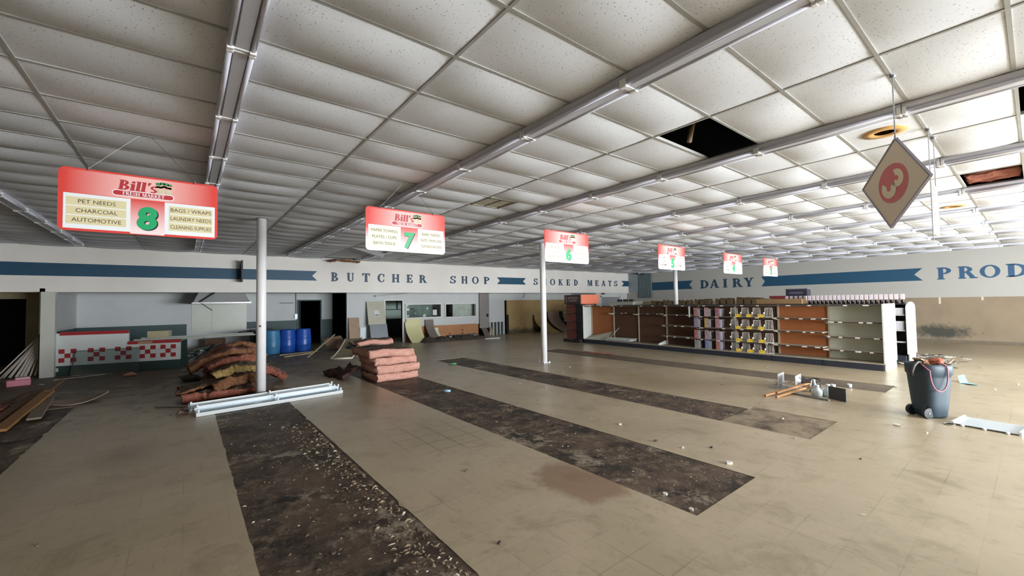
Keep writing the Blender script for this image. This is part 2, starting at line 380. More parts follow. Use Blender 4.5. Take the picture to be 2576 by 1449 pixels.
for c in range(c0 + 1, c1):
    x = GX0 + c * TX
    if LW < x < RW: grid.box(x - .012, x + .012, FRONT, BK, CEIL - .002, CEIL + .03)
for r in range(r0 + 1, r1 + 1):
    y = GY0 + r * TY
    if FRONT < y < BK: grid.box(LW, RW, y - .012, y + .012, CEIL - .0015, CEIL + .03)
obj('ceiling_grid', grid, TEE, CEILING)
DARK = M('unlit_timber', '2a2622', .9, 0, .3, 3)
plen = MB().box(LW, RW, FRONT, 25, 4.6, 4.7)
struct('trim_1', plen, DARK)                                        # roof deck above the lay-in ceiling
# ---- walls
WHITE = M('wall_paint_white', 'e4e0db', .7, 0, .16, 1.3, 'b8ad9a', .05, 60)
WHITE2 = M('wall_paint_cool', 'c9ccce', .7, 0, .22, 1.8, 'a7a9a4', .06, 30)
TAN = M('wall_board_tan', 'b29d7c', .8, 0, .45, 1.6, '927a58', .1, 20)
GREENP = M('wainscot_green', '3c5254', .6, 0, .3, 2, '2a3b3b')
NAVY = M('painted_navy', '1c4762', .55, 0, .25, 2.5, '28566f')
NAVYL = M('painted_navy_letter', '28445c', .55, 0, .2, 6, '182c40')
BLACKISH = M('black_and_shade', '1b1a19', .9, 0, .2, 3)  # for black parts, and for shade painted into unlit rooms behind openings
wb = MB().box(LW, RW, BK, BK + .14, 2.26, 3.56).box(LW, RW, BK + .14, 20.8, 2.34, 2.40).box(5.5, RW, BK + .14, 18.7, 2.32, 2.34)
BACK = struct('wall_back', wb, WHITE)
mpB = lambda X0, Z0: (lambda u, v, t=0: (X0 + u, BK - .003 - t, Z0 + v))
def ribbon(x0, x1, z0, z1, cutl, cutr, mp, parent):
    zc = (z0 + z1) / 2; pl = []
    left = [(x0, z0)] + ([(x0 + cutl, zc)] if cutl else []) + [(x0, z1)]
    right = [(x1, z1)] + ([(x1 - cutr, zc)] if cutr else []) + [(x1, z0)]
    xm = (x0 + x1) / 2; mb = MB()
    mid0, mid1 = (xm, z0), (xm, z1)
    for poly in ([mid0] + right[::-1] + [mid1], [mid1] + left[::-1] + [mid0]):
        c = (xm, zc)
        for i in range(len(poly) - 1): mb.add([mp(*p) for p in (c, poly[i], poly[i + 1])], [(0, 1, 2)])
    o = obj('painted_ribbon', mb, NAVY, parent); return o
ribbon(LW, 3.82, 2.70, 3.05, 0, .17, mpB(0, 0), BACK)
ribbon(12.05, 13.92, 2.69, 3.03, .18, .2, mpB(0, 0), BACK)
ribbon(21.92, RW, 2.69, 3.04, .25, 0, mpB(0, 0), BACK)
BZ0, BZ1 = 2.69, 3.02
for ch, a, b in [('B', 4.31, 4.58), ('U', 4.89, 5.16), ('T', 5.47, 5.78), ('C', 6.09, 6.38), ('H', 6.69, 7.01), ('E', 7.33, 7.62), ('R', 7.91, 8.25), ('S', 9.41, 9.73), ('H', 10.02, 10.35), ('O', 10.61, 10.97), ('P', 11.27, 11.62),
                 ('S', 14.44, 14.75), ('M', 14.98, 15.39), ('O', 15.66, 16.02), ('K', 16.3, 16.61), ('E', 16.92, 17.22), ('D', 17.54, 17.86), ('M', 18.7, 19.13), ('E', 19.38, 19.71), ('A', 19.97, 20.34), ('T', 20.61, 20.92), ('S', 21.16, 21.52)]:
    h = BZ1 - BZ0; w = G[ch][0] * h
    mb, _ = letters(ch, h, mpB(a, BZ0), wx=(b - a) / w * .98, bold=.035); obj('painted_letter', mb, NAVYL, BACK)
wr = MB().box(RW, RW + .15, FRONT, 25, 1.70, 4.6, 0).box(RW, RW + .15, FRONT, 25, 0, 1.70, 1)
def rightlow():
    m, nt, b, v = base('right_wall_tan', .8)
    n1 = nz(nt, v, 1.4, 5); n2 = nz(nt, v, 5, 7, .75)
    c = mixc(nt, mth(nt, 'MULTIPLY', ramp(nt, n1, .4, .7), .4), srgb('8a7a65'), srgb('6f604d'))
    sx = node(nt, 'ShaderNodeSeparateXYZ'); nt.links.new(v, sx.inputs[0]); Y, Z = sx.outputs[1], sx.outputs[2]
    d = mth(nt, 'SQRT', mth(nt, 'ADD', mth(nt, 'POWER', mth(nt, 'DIVIDE', mth(nt, 'SUBTRACT', Y, 2.35), .85), 2), mth(nt, 'POWER', mth(nt, 'DIVIDE', mth(nt, 'SUBTRACT', Z, .40), .26), 2)))
    d = mth(nt, 'ADD', d, mth(nt, 'MULTIPLY', mth(nt, 'SUBTRACT', n2, .5), 2.2))
    c = mixc(nt, mth(nt, 'MULTIPLY', ramp(nt, d, 1.25, .45), .9), c, srgb('2d332c'))          # mould blotch
    c = mixc(nt, mth(nt, 'MULTIPLY', ramp(nt, mth(nt, 'ADD', Z, mth(nt, 'MULTIPLY', n2, .25)), .30, .16), .6), c, srgb('77705f'))
    nt.links.new(c, b.inputs['Base Color']); return m
RIGHT = struct('wall_right', wr, [M('wall_paint_grey', 'a8a6a1', .7, 0, .14, 1.2, '948e82'), rightlow()])
mpR = lambda Y0, Z0: (lambda u, v, t=0: (RW - .003 - t, Y0 - u, Z0 + v))
ribbon(0, 2.62, 0, .48, 0, .2, mpR(14.74, 2.38), RIGHT)
ribbon(0, 5.80, 0, .49, .17, .24, mpR(8.54, 2.37), RIGHT)
for ch, a, b in [('D', 11.67, 11.2), ('A', 11.13, 10.65), ('I', 10.42, 10.21), ('R', 9.93, 9.45), ('Y', 9.35, 8.9), ('P', 2.34, 1.95), ('R', 1.79, 1.34), ('O', 1.24, .78), ('D', .63, .12)]:
    h = .445; mb, _ = letters(ch, h, mpR(a, 2.39), wx=(a - b) / (G[ch][0] * h), bold=.03); obj('painted_letter', mb, NAVYL if b > 5 else M('painted_blue_letter', '2b4f70', .55, 0, .2, 6, '3a6285'), RIGHT)
obj('drip_mark', MB().box(RW - .004, RW, 2.28, 2.34, 1.45, 1.70).box(RW - .004, RW, 1.2, 1.25, 1.58, 1.70).box(RW - .004, RW, .02, .07, 1.5, 1.70), M('drip_white', 'c9c0ae', .7), RIGHT)
struct('baseboard_right', MB().box(RW - .02, RW - .001, FRONT, 14, 0, .10), M('baseboard_dirty', '6f6453', .8, 0, .5, 3, '3b342a'))
struct('wall_left', MB().box(LW - .15, LW, FRONT, 25, 0, 4.6), M('wall_left_paint', 'b5ab9a', .8, 0, .3, 1.2, '8c8069'))
wf = MB().box(LW, RW, FRONT - .2, FRONT - .02, WZ1, 4.6).box(LW, RW, FRONT - .2, FRONT - .02, 0, WZ0)
edges = [LW] + [e for w in WINDOWS for e in w] + [RW]
for i in range(0, len(edges), 2): wf.box(edges[i], edges[i + 1], FRONT - .2, FRONT - .02, WZ0, WZ1)
struct('wall_front', wf, WHITE)
ALU = M('window_aluminium', '9a9c9c', .35, .8, .1)
for i, (a, b) in enumerate(WINDOWS):
    w_ = MB()
    for x in (a, (a + b) / 2, b): w_.box(x - .03, x + .03, FRONT - .08, FRONT - .01, WZ0, WZ1)
    w_.box(a, b, FRONT - .08, FRONT - .01, WZ0, WZ0 + .05); w_.box(a, b, FRONT - .08, FRONT - .01, WZ1 - .05, WZ1)
    struct('window_%d' % (i + 3), w_, ALU)
# ---- lower back walls
WB = 18.65
lw = MB()
for (x0, x1, z0, z1) in [(5.53, 7.25, 0, 2.33), (7.25, 8.07, 1.95, 2.33), (8.07, 8.26, 0, 2.33), (8.26, 10.13, 1.76, 2.33), (8.26, 10.13, .69, 1.10), (10.13, 10.36, .69, 2.33), (10.36, 12.24, 1.75, 2.33), (10.36, 12.24, .68, 1.07), (12.24, 12.42, .66, 2.33), (13.1, 14.12, .70, 2.33), (14.12, 19.6, 1.90, 2.33)]:
    lw.box(x0, x1, WB, WB + .12, z0, z1, 0)
lw.box(8.07, 12.42, WB + .06, WB + .12, 0, .69, 1)                           # bare plywood behind the removed cases
lw.box(14.35, 19.6, WB + .02, WB + .12, 0, 1.92, 2).box(14.05, 14.18, WB + .02, WB + .12, 0, 1.92, 0)
PLY = M('old_plywood', 'b5815a', .75, 0, .5, 2.2, '8a5a38', .1, 30)
def tanlow():
    m, nt, b, v = base('recess_board', .85)
    n1 = nz(nt, v, 1.1, 5); n2 = nz(nt, v, 4, 7, .75)
    c = mixc(nt, mth(nt, 'MULTIPLY', ramp(nt, n1, .4, .7), .5), srgb('a98f63'), srgb('8d744c'))
    sx = node(nt, 'ShaderNodeSeparateXYZ'); nt.links.new(v, sx.inputs[0])
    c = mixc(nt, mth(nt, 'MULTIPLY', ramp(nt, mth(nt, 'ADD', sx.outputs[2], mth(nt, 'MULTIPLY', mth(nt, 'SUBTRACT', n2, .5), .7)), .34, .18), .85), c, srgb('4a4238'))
    nt.links.new(c, b.inputs['Base Color']); return m
LOW = struct('wall_back_lower', lw, [WHITE2, PLY, tanlow()])
kn = MB()
for (x, z) in [(9.22, .28), (9.22, .18), (10.65, .22), (11.42, .38), (11.42, .22), (9.6, .33)]:
    kn.add([(x + .05 * cos(a), WB + .0595, z + .04 * sin(a)) for a in [2 * pi * k / 10 for k in range(10)]], [tuple(range(10))])
obj('plywood_knot', kn, M('knot_dark', '4a2b1c', .8), LOW)
TRIMW = M('trim_white', 'd8d6d2', .5, 0, .15, 4)
def frame(name, x0, x1, z0, z1, y, w=.06, d=.05, bottom=True, mat=TRIMW):
    f = MB().box(x0 - w, x0, y - d, y + .1, z0 - (w if bottom else 0), z1 + w).box(x1, x1 + w, y - d, y + .1, z0 - (w if bottom else 0), z1 + w).box(x0, x1, y - d, y + .1, z1, z1 + w)
    if bottom: f.box(x0, x1, y - d, y + .1, z0 - w, z0)
    return struct(name, f, mat)
frame('door_1', 7.25, 8.07, 0, 1.95, WB, .06, .03, False)
w1 = frame('window_1', 8.28, 10.11, 1.13, 1.74, WB, .055); w2 = frame('window_2', 10.40, 12.20, 1.10, 1.73, WB, .055)
def thin_glass(name, tint, gloss):
    m = bpy.data.materials.new(name); m.use_nodes = True; nt = m.node_tree
    for n in list(nt.nodes):
        if n.type == 'BSDF_PRINCIPLED': nt.nodes.remove(n)
    t = node(nt, 'ShaderNodeBsdfTransparent'); t.inputs[0].default_value = tint + (1,)
    g = node(nt, 'ShaderNodeBsdfGlossy'); g.inputs['Roughness'].default_value = .06
    mx = node(nt, 'ShaderNodeMixShader'); mx.inputs[0].default_value = gloss
    nt.links.new(t.outputs[0], mx.inputs[1]); nt.links.new(g.outputs[0], mx.inputs[2])
    nt.links.new(mx.outputs[0], nt.nodes['Material Output'].inputs[0]); return m
GLASS = thin_glass('window_glass', (.93, .97, .95), .06)
obj('pane', MB().box(8.28, 10.11, WB + .04, WB + .044, 1.13, 1.74), GLASS, w1); obj('pane', MB().box(10.40, 12.20, WB + .04, WB + .044, 1.10, 1.73), GLASS, w2)
st = MB()
for (x, z, r) in [(8.36, 1.7, .05), (8.38, 1.52, .09), (8.38, 1.2, .06), (9.24, 1.2, .09), (8.76, 1.33, .035), (9.4, 1.55, .06)]:
    st.add([(x + r * cos(a), WB + .038, z + r * .75 * sin(a)) for a in [2 * pi * k / 14 for k in range(14)]], [tuple(range(14))])
obj('sticker', st, M('sticker_pale', 'c8d0cc', .6, 0, .5, 12, '7fa090'), w1)
obj('paper_notice', MB().box(9.70, 9.92, WB + .034, WB + .038, 1.2, 1.48), M('paper', 'd5d8da', .8), w1)
# cutting room behind the glass
ROOMG = M('room_wall_grey_green', 'bccbc5', .7, 0, .25, 1.5, '7a8a85')
rm = MB().box(6.7, 14.2, 21.6, 21.7, 0, 2.34).box(6.6, 6.7, WB + .12, 21.7, 0, 2.34).box(14.1, 14.2, WB + .12, 21.7, 0, 2.34)
ROOM = struct('wall_cutting_room', rm, ROOMG)
obj('lower_band', MB().box(6.7, 14.1, 21.56, 21.6, 0, 1.0), M('room_dark_band', '3a3f3e', .7), ROOM)
obj('rail', MB().box(6.7, 10.0, 21.5, 21.55, 1.48, 1.52).box(9.02, 9.06, 21.5, 21.55, 1.5, 2.3), M('rail_dark', '2d3332', .6), ROOM)
struct('trim_2', MB().box(11.2, 11.3, 19.1, 21.6, 0, 2.33).box(11.05, 12.35, 19.05, 19.1, 0, 2.33, 1), [BLACKISH, M('stained_panel', 'e0e0e0', .7, 0, .5, 3, 'a08a68')])
# deli alcove at the left
DB = 20.6
dl = MB()
for (x0, x1, z0, z1, k) in [(-2.95, 3.99, 1.14, 2.36, 0), (3.99, 4.92, 2.0, 2.36, 0), (4.92, 5.45, 1.14, 2.36, 0), (-2.95, .05, 0, 1.14, 1), (.05, 2.55, 0, .85, 0), (.05, 2.03, .85, 1.14, 0), (2.03, 3.99, .85, 1.14, 1), (2.55, 3.99, 0, .85, 1), (4.92, 5.45, 0, 1.14, 1)]:
    dl.box(x0, x1, DB, DB + .12, z0, z1, k)
dl.box(-3.05, -2.95, 16.45, DB + .12, 1.14, 2.36, 0).box(-3.05, -2.95, 16.45, DB + .12, 0, 1.14, 1)
DELI = struct('wall_deli', dl, [WHITE2, GREENP])
obj('splash_panel', MB().box(.20, 2.02, DB - .015, DB - .001, .82, 1.93), M('fibreglass_panel', 'c8cdc4', .35, 0, .3, 1.6, 'b8a98a'), DELI)
obj('panel_seam', MB().box(.84, .848, DB - .018, DB - .002, .82, 1.93), M('seam_grey', '858a86', .6), DELI)
obj('outlet', MB().box(.54, .64, DB - .02, DB - .001, .55, .69), M('outlet_grey', '6f7478', .5), DELI)
obj('outlet', MB().box(1.74, 1.84, DB - .02, DB - .001, .60, .74), M('outlet_dark', '34383c', .5), DELI)
obj('light_switch', MB().box(4.97, 5.03, DB - .02, DB - .001, 1.13, 1.25), M('switch_grey', 'a9adae', .5), DELI)
obj('conduit', MB().tube([(3.89, DB - .03, 2.36), (3.89, DB - .03, 1.25)], .018, 8).box(3.84, 3.95, DB - .06, DB - .001, 1.2, 1.42), M('conduit_steel', '8b9093', .4, .6), DELI)
obj('coat_rail', MB().box(3.25, 3.8, DB - .03, DB - .001, 1.9, 1.93), M('rail_black', '33383a', .5), DELI)
frame('door_2', 3.99, 4.92, 0, 2.0, DB, .05, .03, False, GREENP)
struct('door_3', MB().beam((4.0, DB + .06, 1.0), (4.22, DB + .75, 1.0), .04, 1.98), M('door_leaf_green', '45595b', .5, 0, .2, 2))
struct('wall_corridor', MB().box(3.0, 8.0, 24.0, 24.1, 0, 2.4).box(6.5, 6.6, 20.7, 24, 0, 2.4).box(5.4, 5.5, DB + .12, 22.0, 0, 2.36).box(3.0, 3.1, DB + .2, 24, 0, 2.4).box(-7, 6.6, DB + .2, 24.1, 2.36, 2.42), BLACKISH)  # near-black colour paints in the corridor's darkness
# far-left doorway
LY = 17.55
fl = MB().box(LW, -3.5, LY, LY + .1, 2.10, 2.35).box(-3.5, -3.05, LY, LY + .1, 0, 2.35).box(LW, -6.2, LY, LY + .1, 0, 2.1)
struct('wall_doorway', fl, M('doorway_paint', '8d8266', .8, 0, .35, 1.6, '6a5c43'))
struct('trim_3', MB().box(LW, -3.06, 20.7, 20.75, 0, 2.35), BLACKISH)  # back of the doorway room, its darkness put into the colour
struct('trim_4', MB().box(-2.98, -2.72, 16.2, 16.44, 0, 2.262), M('post_paint', 'c2c2ba', .6, 0, .2, 2))       # post under the bulkhead
# right-hand back corner
rc = MB().box(19.6, 20.1, 16.62, 16.72, 0, 2.30).box(21.9, RW, 16.62, 16.72, 0, 2.30).box(20.1, 21.9, 16.62, 16.72, 2.02, 2.30).box(19.6, 19.7, 16.72, WB, 0, 2.3)
struct('wall_back_corner', rc, WHITE2)
dd = struct('door_4', MB().box(20.1, 21.0, 16.66, 16.70, 0, 2.02).box(21.0, 21.9, 16.68, 16.72, 0, 2.02), M('grey_door', '8f9396', .5, 0, .15, 2))
obj('door_trim', MB().box(20.04, 20.1, 16.58, 16.62, 0, 2.08).box(21.9, 21.96, 16.58, 16.62, 0, 2.08).box(20.04, 21.96, 16.58, 16.62, 2.02, 2.08), TRIMW, dd)
tag(obj('exit_sign', MB().box(20.1, 20.36, 16.53, 16.615, 2.18, 2.29), M('exit_box', '3b332c', .6)), 'small dark box sign above the grey back double doors', 'sign')
# ================================================================ close the shell above and behind
struct('wall_rear', MB().box(LW, RW, 25, 25.1, 0, 4.7), BLACKISH)
struct('trim_5', MB().box(LW, RW, BK + .02, BK + .12, 3.56, 4.62), DARK)
ends = MB()
for (a, b, c, d, k) in STRIPS:
    ends.add([(a, d, 0), (b, d, 0), (b, d, -.004), (a, d, -.004)], [(0, 1, 2, 3)]); ends.add([(a, c, 0), (b, c, 0), (b, c, -.004), (a, c, -.004)], [(3, 2, 1, 0)])
obj('tile_edge', ends, VT, FLOOR)
# ================================================================ ceiling things
HOUS = M('strip_housing', 'cdced6', .35, .1, .15, 5, 'a4a5ac'); TUBE = M('unlit_tube', 'cfcfdc', .12, 0, .08, 5); SOCK = M('lamp_socket_white', 'e6e6e6', .4, 0, .05)
def fixture():
    r = thing('strip_light', 'x', 'light', (0, 0, 0))
    L = 2.432; h = MB()
    prof = [(-.075, .0), (-.075, -.02), (-.036, -.082), (.036, -.082), (.075, -.02), (.075, .0)]
    n = len(prof); vs = [(x, y, z) for y in (0, L) for x, z in prof]
    h.add(vs, [(i, i + n, (i + 1) % n + n, (i + 1) % n) for i in range(n)] + [tuple(range(n)), tuple(range(2 * n - 1, n - 1, -1))])
    obj('housing', h, HOUS, r, local=True)
    for sx in (-1, 1):
        for k in (0, 1):
            obj('tube', MB().tube([(sx * .062, .03 + k * L / 2, -.072), (sx * .062, L / 2 - .03 + k * L / 2, -.072)], .0175, 10), TUBE, r, smooth=True, local=True)
    for y, d in ((.0, 1), (L / 2, 2), (L, -1)):
        s = MB(); y0, y1 = (y, y + .03) if d == 1 else (y - .03, y + .03) if d == 2 else (y - .03, y)
        for sx in (-1, 1): s.box(sx * .062 - .02, sx * .062 + .02, y0, y1, -.098, -.03)
        s.box(-.05, .05, y0 + .005, y1 - .005, -.087, -.06)
        obj('lamp_socket', s, SOCK, r, local=True, bevel=.004)
    return r
ROWS = ['far left ceiling row', 'ceiling row above the right end of sign 8', 'ceiling row running past sign 7', 'ceiling row beside the square black hole', 'ceiling row just behind the diamond sign',
        'sixth ceiling row from the left', 'seventh ceiling row from the left', 'eighth ceiling row from the left', 'ninth ceiling row from the left', 'tenth ceiling row from the left', 'last ceiling row along the right wall']
F0 = fixture(); first = True
for k in range(11):
    x = GX0 - TX + 2 * TX * (k - 1)
    for n in range(8):
        y = 0.70 + 2.438 * (n - 2)
        o = F0 if first else copy_tree(F0); first = False
        o.location = (x, y, CEIL - .004)
        q = 7 - n
        tag(o, 'strip light, %s from the back wall, %s' % ('nearest' if q == 0 else ORD[q], ROWS[k]), 'light', 'strip lights on the ceiling')
def recess(x, y, lab):
    r = thing('recessed_light', lab, 'light', (x, y, CEIL), 0, 'recessed ceiling cans')
    G_ = M('brass_trim', 'd8a868', .35, .15, .15, 8)
    obj('trim_ring', MB().lathe([(.085, .0), (.10, -.012), (.185, -.006), (.19, .012), (.085, .012), (.085, 0)], 32), G_, r, smooth=True, local=True)
    obj('reflector', MB().lathe([(.085, .0), (.08, .012), (.03, .018), (.001, .018)], 24), M('can_reflector', 'c08f50', .35, .15, .1), r, smooth=True, local=True)
recess(5.83, .94, 'round brass can light behind the hanging diamond sign')
recess(11.87, .95, 'round brass can light beyond the white hanging banner')
recess(18.2, .9, 'far brass can light near the right wall top')
def vent(x, y, lab, w, col):
    r = thing('ceiling_vent', lab, 'vent', (x, y, CEIL), 0, 'ceiling vents')
    fr = MB().box(-w, w, -.29, -.265, -.006, .02).box(-w, w, .265, .29, -.006, .02).box(-w, -w + .025, -.29, .29, -.006, .02).box(w - .025, w, -.29, .29, -.006, .02)
    obj('vent_frame', fr, col, r, local=True)
    sl = MB()
    for i in range(-5, 6): sl.beam((-w, i * .05, .012), (w, i * .05, .012), .035, .003, (0, .6, 1))
    sl.box(-.01, .01, -.28, .28, -.003, .02)
    obj('louvre', sl, col, r, local=True)
    obj('duct_plate', MB().box(-w, w, -.29, .29, .04, .05), BLACKISH, r, local=True)
VB = M('vent_tan', '8f8878', .6, 0, .5, 6, '5d543f')
vent(GX0 + 2 * TX + .30, GY0 + 6 * TY + .305, 'stained square louvre vent in the ceiling right of sign 7', .295, VB)
vent(GX0 - 3 * TX + .30, GY0 + 6 * TY + .305, 'olive louvre vent panel at the left ceiling edge', .295, M('vent_olive', '6d6748', .6, 0, .5, 6, '3f3b28'))
struct('trim_6', MB().box(GX0 - 3 * TX + .60, GX0 - 3 * TX + .63, GY0 + 6 * TY, GY0 + 7 * TY, CEIL - .002, CEIL + .02).box(GX0 + 2 * TX + .60, GX0 + 2 * TX + .63, GY0 + 6 * TY, GY0 + 7 * TY, CEIL - .002, CEIL + .02), TEE)
# something to see in the openings
tag(obj('duct_strap', MB().tube([(4.55, 2.42, 3.60), (4.62, 2.40, 3.85), (4.85, 2.35, 4.05), (5.1, 2.3, 4.08)], .03, 8), M('strap_rust', '9a8468', .7, 0, .4, 8, '6d4a3a'), None, smooth=True), 'tan strap curving up inside the square black ceiling hole', 'strap')
def batt(path, y0, y1, T, seed, n=26, m=9, jag=.028):
    """fibreglass batt: a slab following path in x-z, running from y0 to y1; slot 0 = cut fibre, slot 1 = dusty paper face"""
    P = []; L = [0]
    for i in range(len(path) - 1): L.append(L[-1] + math.dist(path[i], path[i + 1]))
    for i in range(n + 1):
        s = L[-1] * i / n; k = max(j for j in range(len(L)) if L[j] <= s + 1e-9); k = min(k, len(path) - 2)
        t = (s - L[k]) / (L[k + 1] - L[k]); a, b = path[k], path[k + 1]; P.append((a[0] + (b[0] - a[0]) * t, a[1] + (b[1] - a[1]) * t))
    for _ in range(3): P = [P[0]] + [((P[i - 1][0] + 2 * P[i][0] + P[i + 1][0]) / 4, (P[i - 1][1] + 2 * P[i][1] + P[i + 1][1]) / 4) for i in range(1, n)] + [P[-1]]
    ring = [(j / m, 0) for j in range(m)] + [(1, j / 4) for j in range(4)] + [(1 - j / m, 1) for j in range(m)] + [(0, 1 - j / 4) for j in range(4)]
    mb = MB(); vs = []; R_ = len(ring); fs = []; mi = []
    for i, (x, z) in enumerate(P):
        a, b = P[max(i - 1, 0)], P[min(i + 1, n)]; d = math.hypot(b[0] - a[0], b[1] - a[1]); nx, nz_ = -(b[1] - a[1]) / d, (b[0] - a[0]) / d
        for (u, w) in ring:
            p = Vector((x + nx * T * w, y0 + (y1 - y0) * u, z + nz_ * T * w))
            q = noise.noise_vector(p * 4.5 + Vector((seed * 3.1, 0, 0))) * jag + noise.noise_vector(p * 15 + Vector((0, seed, 0))) * jag * .5 + noise.noise_vector(p * 38 + Vector((seed, 0, 0))) * jag * .35
            if i in (0, n): q *= 1.6
            r_ = .03 if (u in (0, 1) and w in (0, 1)) else 0
            vs.append((p.x + q.x, p.y + q.y + (r_ if u == 0 else -r_ if u == 1 else 0), max(.004, p.z + q.z * .9)))
    for i in range(n):
        for k in range(R_): fs.append((i * R_ + k, (i + 1) * R_ + k, (i + 1) * R_ + (k + 1) % R_, i * R_ + (k + 1) % R_)); mi.append(1 if m + 4 <= k < 2 * m + 4 else 0)
    fs += [tuple(range(R_)), tuple(n * R_ + k for k in range(R_ - 1, -1, -1))]; mi += [0, 0]
    mb.v = vs; mb.f = fs; mb.mi = mi; return mb
def fibre(name, a, b_, c_):
    m, nt, b, v = base(name, .95, 0, .1)
    mp = node(nt, 'ShaderNodeMapping'); mp.inputs['Scale'].default_value = (1, 1, 4); nt.links.new(v, mp.inputs[0])
    n1 = nz(nt, mp.outputs[0], 5, 6, .7, .6); n2 = nz(nt, mp.outputs[0], 28, 4, .7)
    c = mixc(nt, ramp(nt, n1, .35, .7), srgb(a), srgb(b_)); c = mixc(nt, mth(nt, 'MULTIPLY', ramp(nt, n2, .58, .8), .5), c, srgb(c_))
    nt.links.new(c, b.inputs['Base Color']); bump(nt, b, mth(nt, 'ADD', n1, n2), .7, .02); return m
PILEP = fibre('pile_pink', '9a6252', '7d4a3c', '4a2f26'); PILET = fibre('pile_tan', '8d6448', '6b4832', '3f2c20'); PINK = fibre('pink_fibreglass', 'dcab9b', 'c68d7e', '96655a'); PINKB = fibre('tan_fibreglass', 'b98a68', '98694e', '5f4232'); YELF = fibre('yellow_fibreglass', 'ab9260', '8a7444', '5a482e')
FACE = M('dusty_facing', '6b5a4c', .9, 0, .7, 5, '4a3b31', .3, 20); FACEP = M('pink_dusty_facing', '8f6454', .9, 0, .7, 6, '5f4439', .3, 20)
tag(obj('insulation_batt', batt([(9.32, CEIL + .06), (9.6, CEIL + .05), (9.98, CEIL + .05)], .07, .63, .14, 5, 20, 14), [PILEP, PILEP], None, smooth=True), 'pink insulation showing through the oblong ceiling hole at the right', 'insulation')
tag(obj('insulation_scrap', batt([(4.2, 3.40), (4.7, 3.44), (5.2, 3.42)], 15.95, 16.3, .04, 8, jag=.05), [PINKB, FACE], None, smooth=True), 'ragged brown scrap hanging from the torn ceiling edge above the painted lettering', 'insulation')
tag(obj('ceiling_tile_fragment', MB().add([(3.95, 12.87, 3.53), (5.13, 12.87, 3.53), (5.13, 13.43, 3.34), (3.95, 13.43, 3.53)], [(0, 1, 2, 3)]).add([(3.95, 12.87, 3.545), (5.13, 12.87, 3.545), (5.13, 13.43, 3.355), (3.95, 13.43, 3.545)], [(3, 2, 1, 0)]), CM), 'loose ceiling tile tipped out of its frame below sign 7', 'ceiling tile')
# ================================================================ hanging aisle signs
SY, SZ, SW, SH = 5.54, 2.815, 1.20, 0.595
def sign_red(name, mode):
    m, nt, b, v = base(name, .35, 0, .4)
    sx = node(nt, 'ShaderNodeSeparateXYZ'); nt.links.new(v, sx.inputs[0]); ax = mth(nt, 'ABSOLUTE', sx.outputs[0]); z = sx.outputs[2]
    red, pink = srgb('d6463f'), srgb('f0b9b4')
    if mode == 'header': c = mixc(nt, ramp(nt, ax, .56, .12), red, pink)
    elif mode == 'column': c = mixc(nt, ramp(nt, z, .06, -.26), red, srgb('f3dcdc'))
    elif mode == 'fade': c = mixc(nt, ramp(nt, z, .02, -.22), red, srgb('eceff2'))
    else: c = mixc(nt, 0.0, red, red)
    nt.links.new(c, b.inputs['Base Color']); return m
SR = {k: sign_red('sign_red_' + k, k) for k in ('header', 'column', 'fade', 'solid')}
SWH = M('sign_white', 'e8ecee', .35, 0, .04, 5); CREAM = M('card_cream', 'd9cda4', .6, 0, .12, 6, 'c7b684'); CREAM2 = M('card_pale', 'e6dfc8', .6, 0, .08, 6)
INK = M('sign_ink', '3d3127', .6, 0, .05); SGREEN = M('sign_green', '1fa367', .4, 0, .05); SBLK = M('sign_black', '14201b', .5, 0, .05); LRED = M('logo_red', 'b8323a', .4, 0, .1); LWHT = M('logo_white', 'f1eeee', .4, 0, .03)
WIRE = M('thin_wire', '6f6d6a', .4, .7, .05); STEEL = M('galvanised', 'aeb2b6', .3, .85, .15, 8)
def greek(r, t, cx, z1, mp, num, i):
    rg = random.Random(num + t + str(i)); x = -len(t) * .011; tx = MB()
    for ch in t[1:]:
        tx.add([mp(.0032)(cx + x + q[0], z1 - .055 + q[1]) for q in ((0, 0), (.014, 0), (.018 + rg.random() * .004, .034), (.002, .034))], [(0, 1, 2, 3)]); x += .02
    obj('lettering', tx, INK, r, local=True)
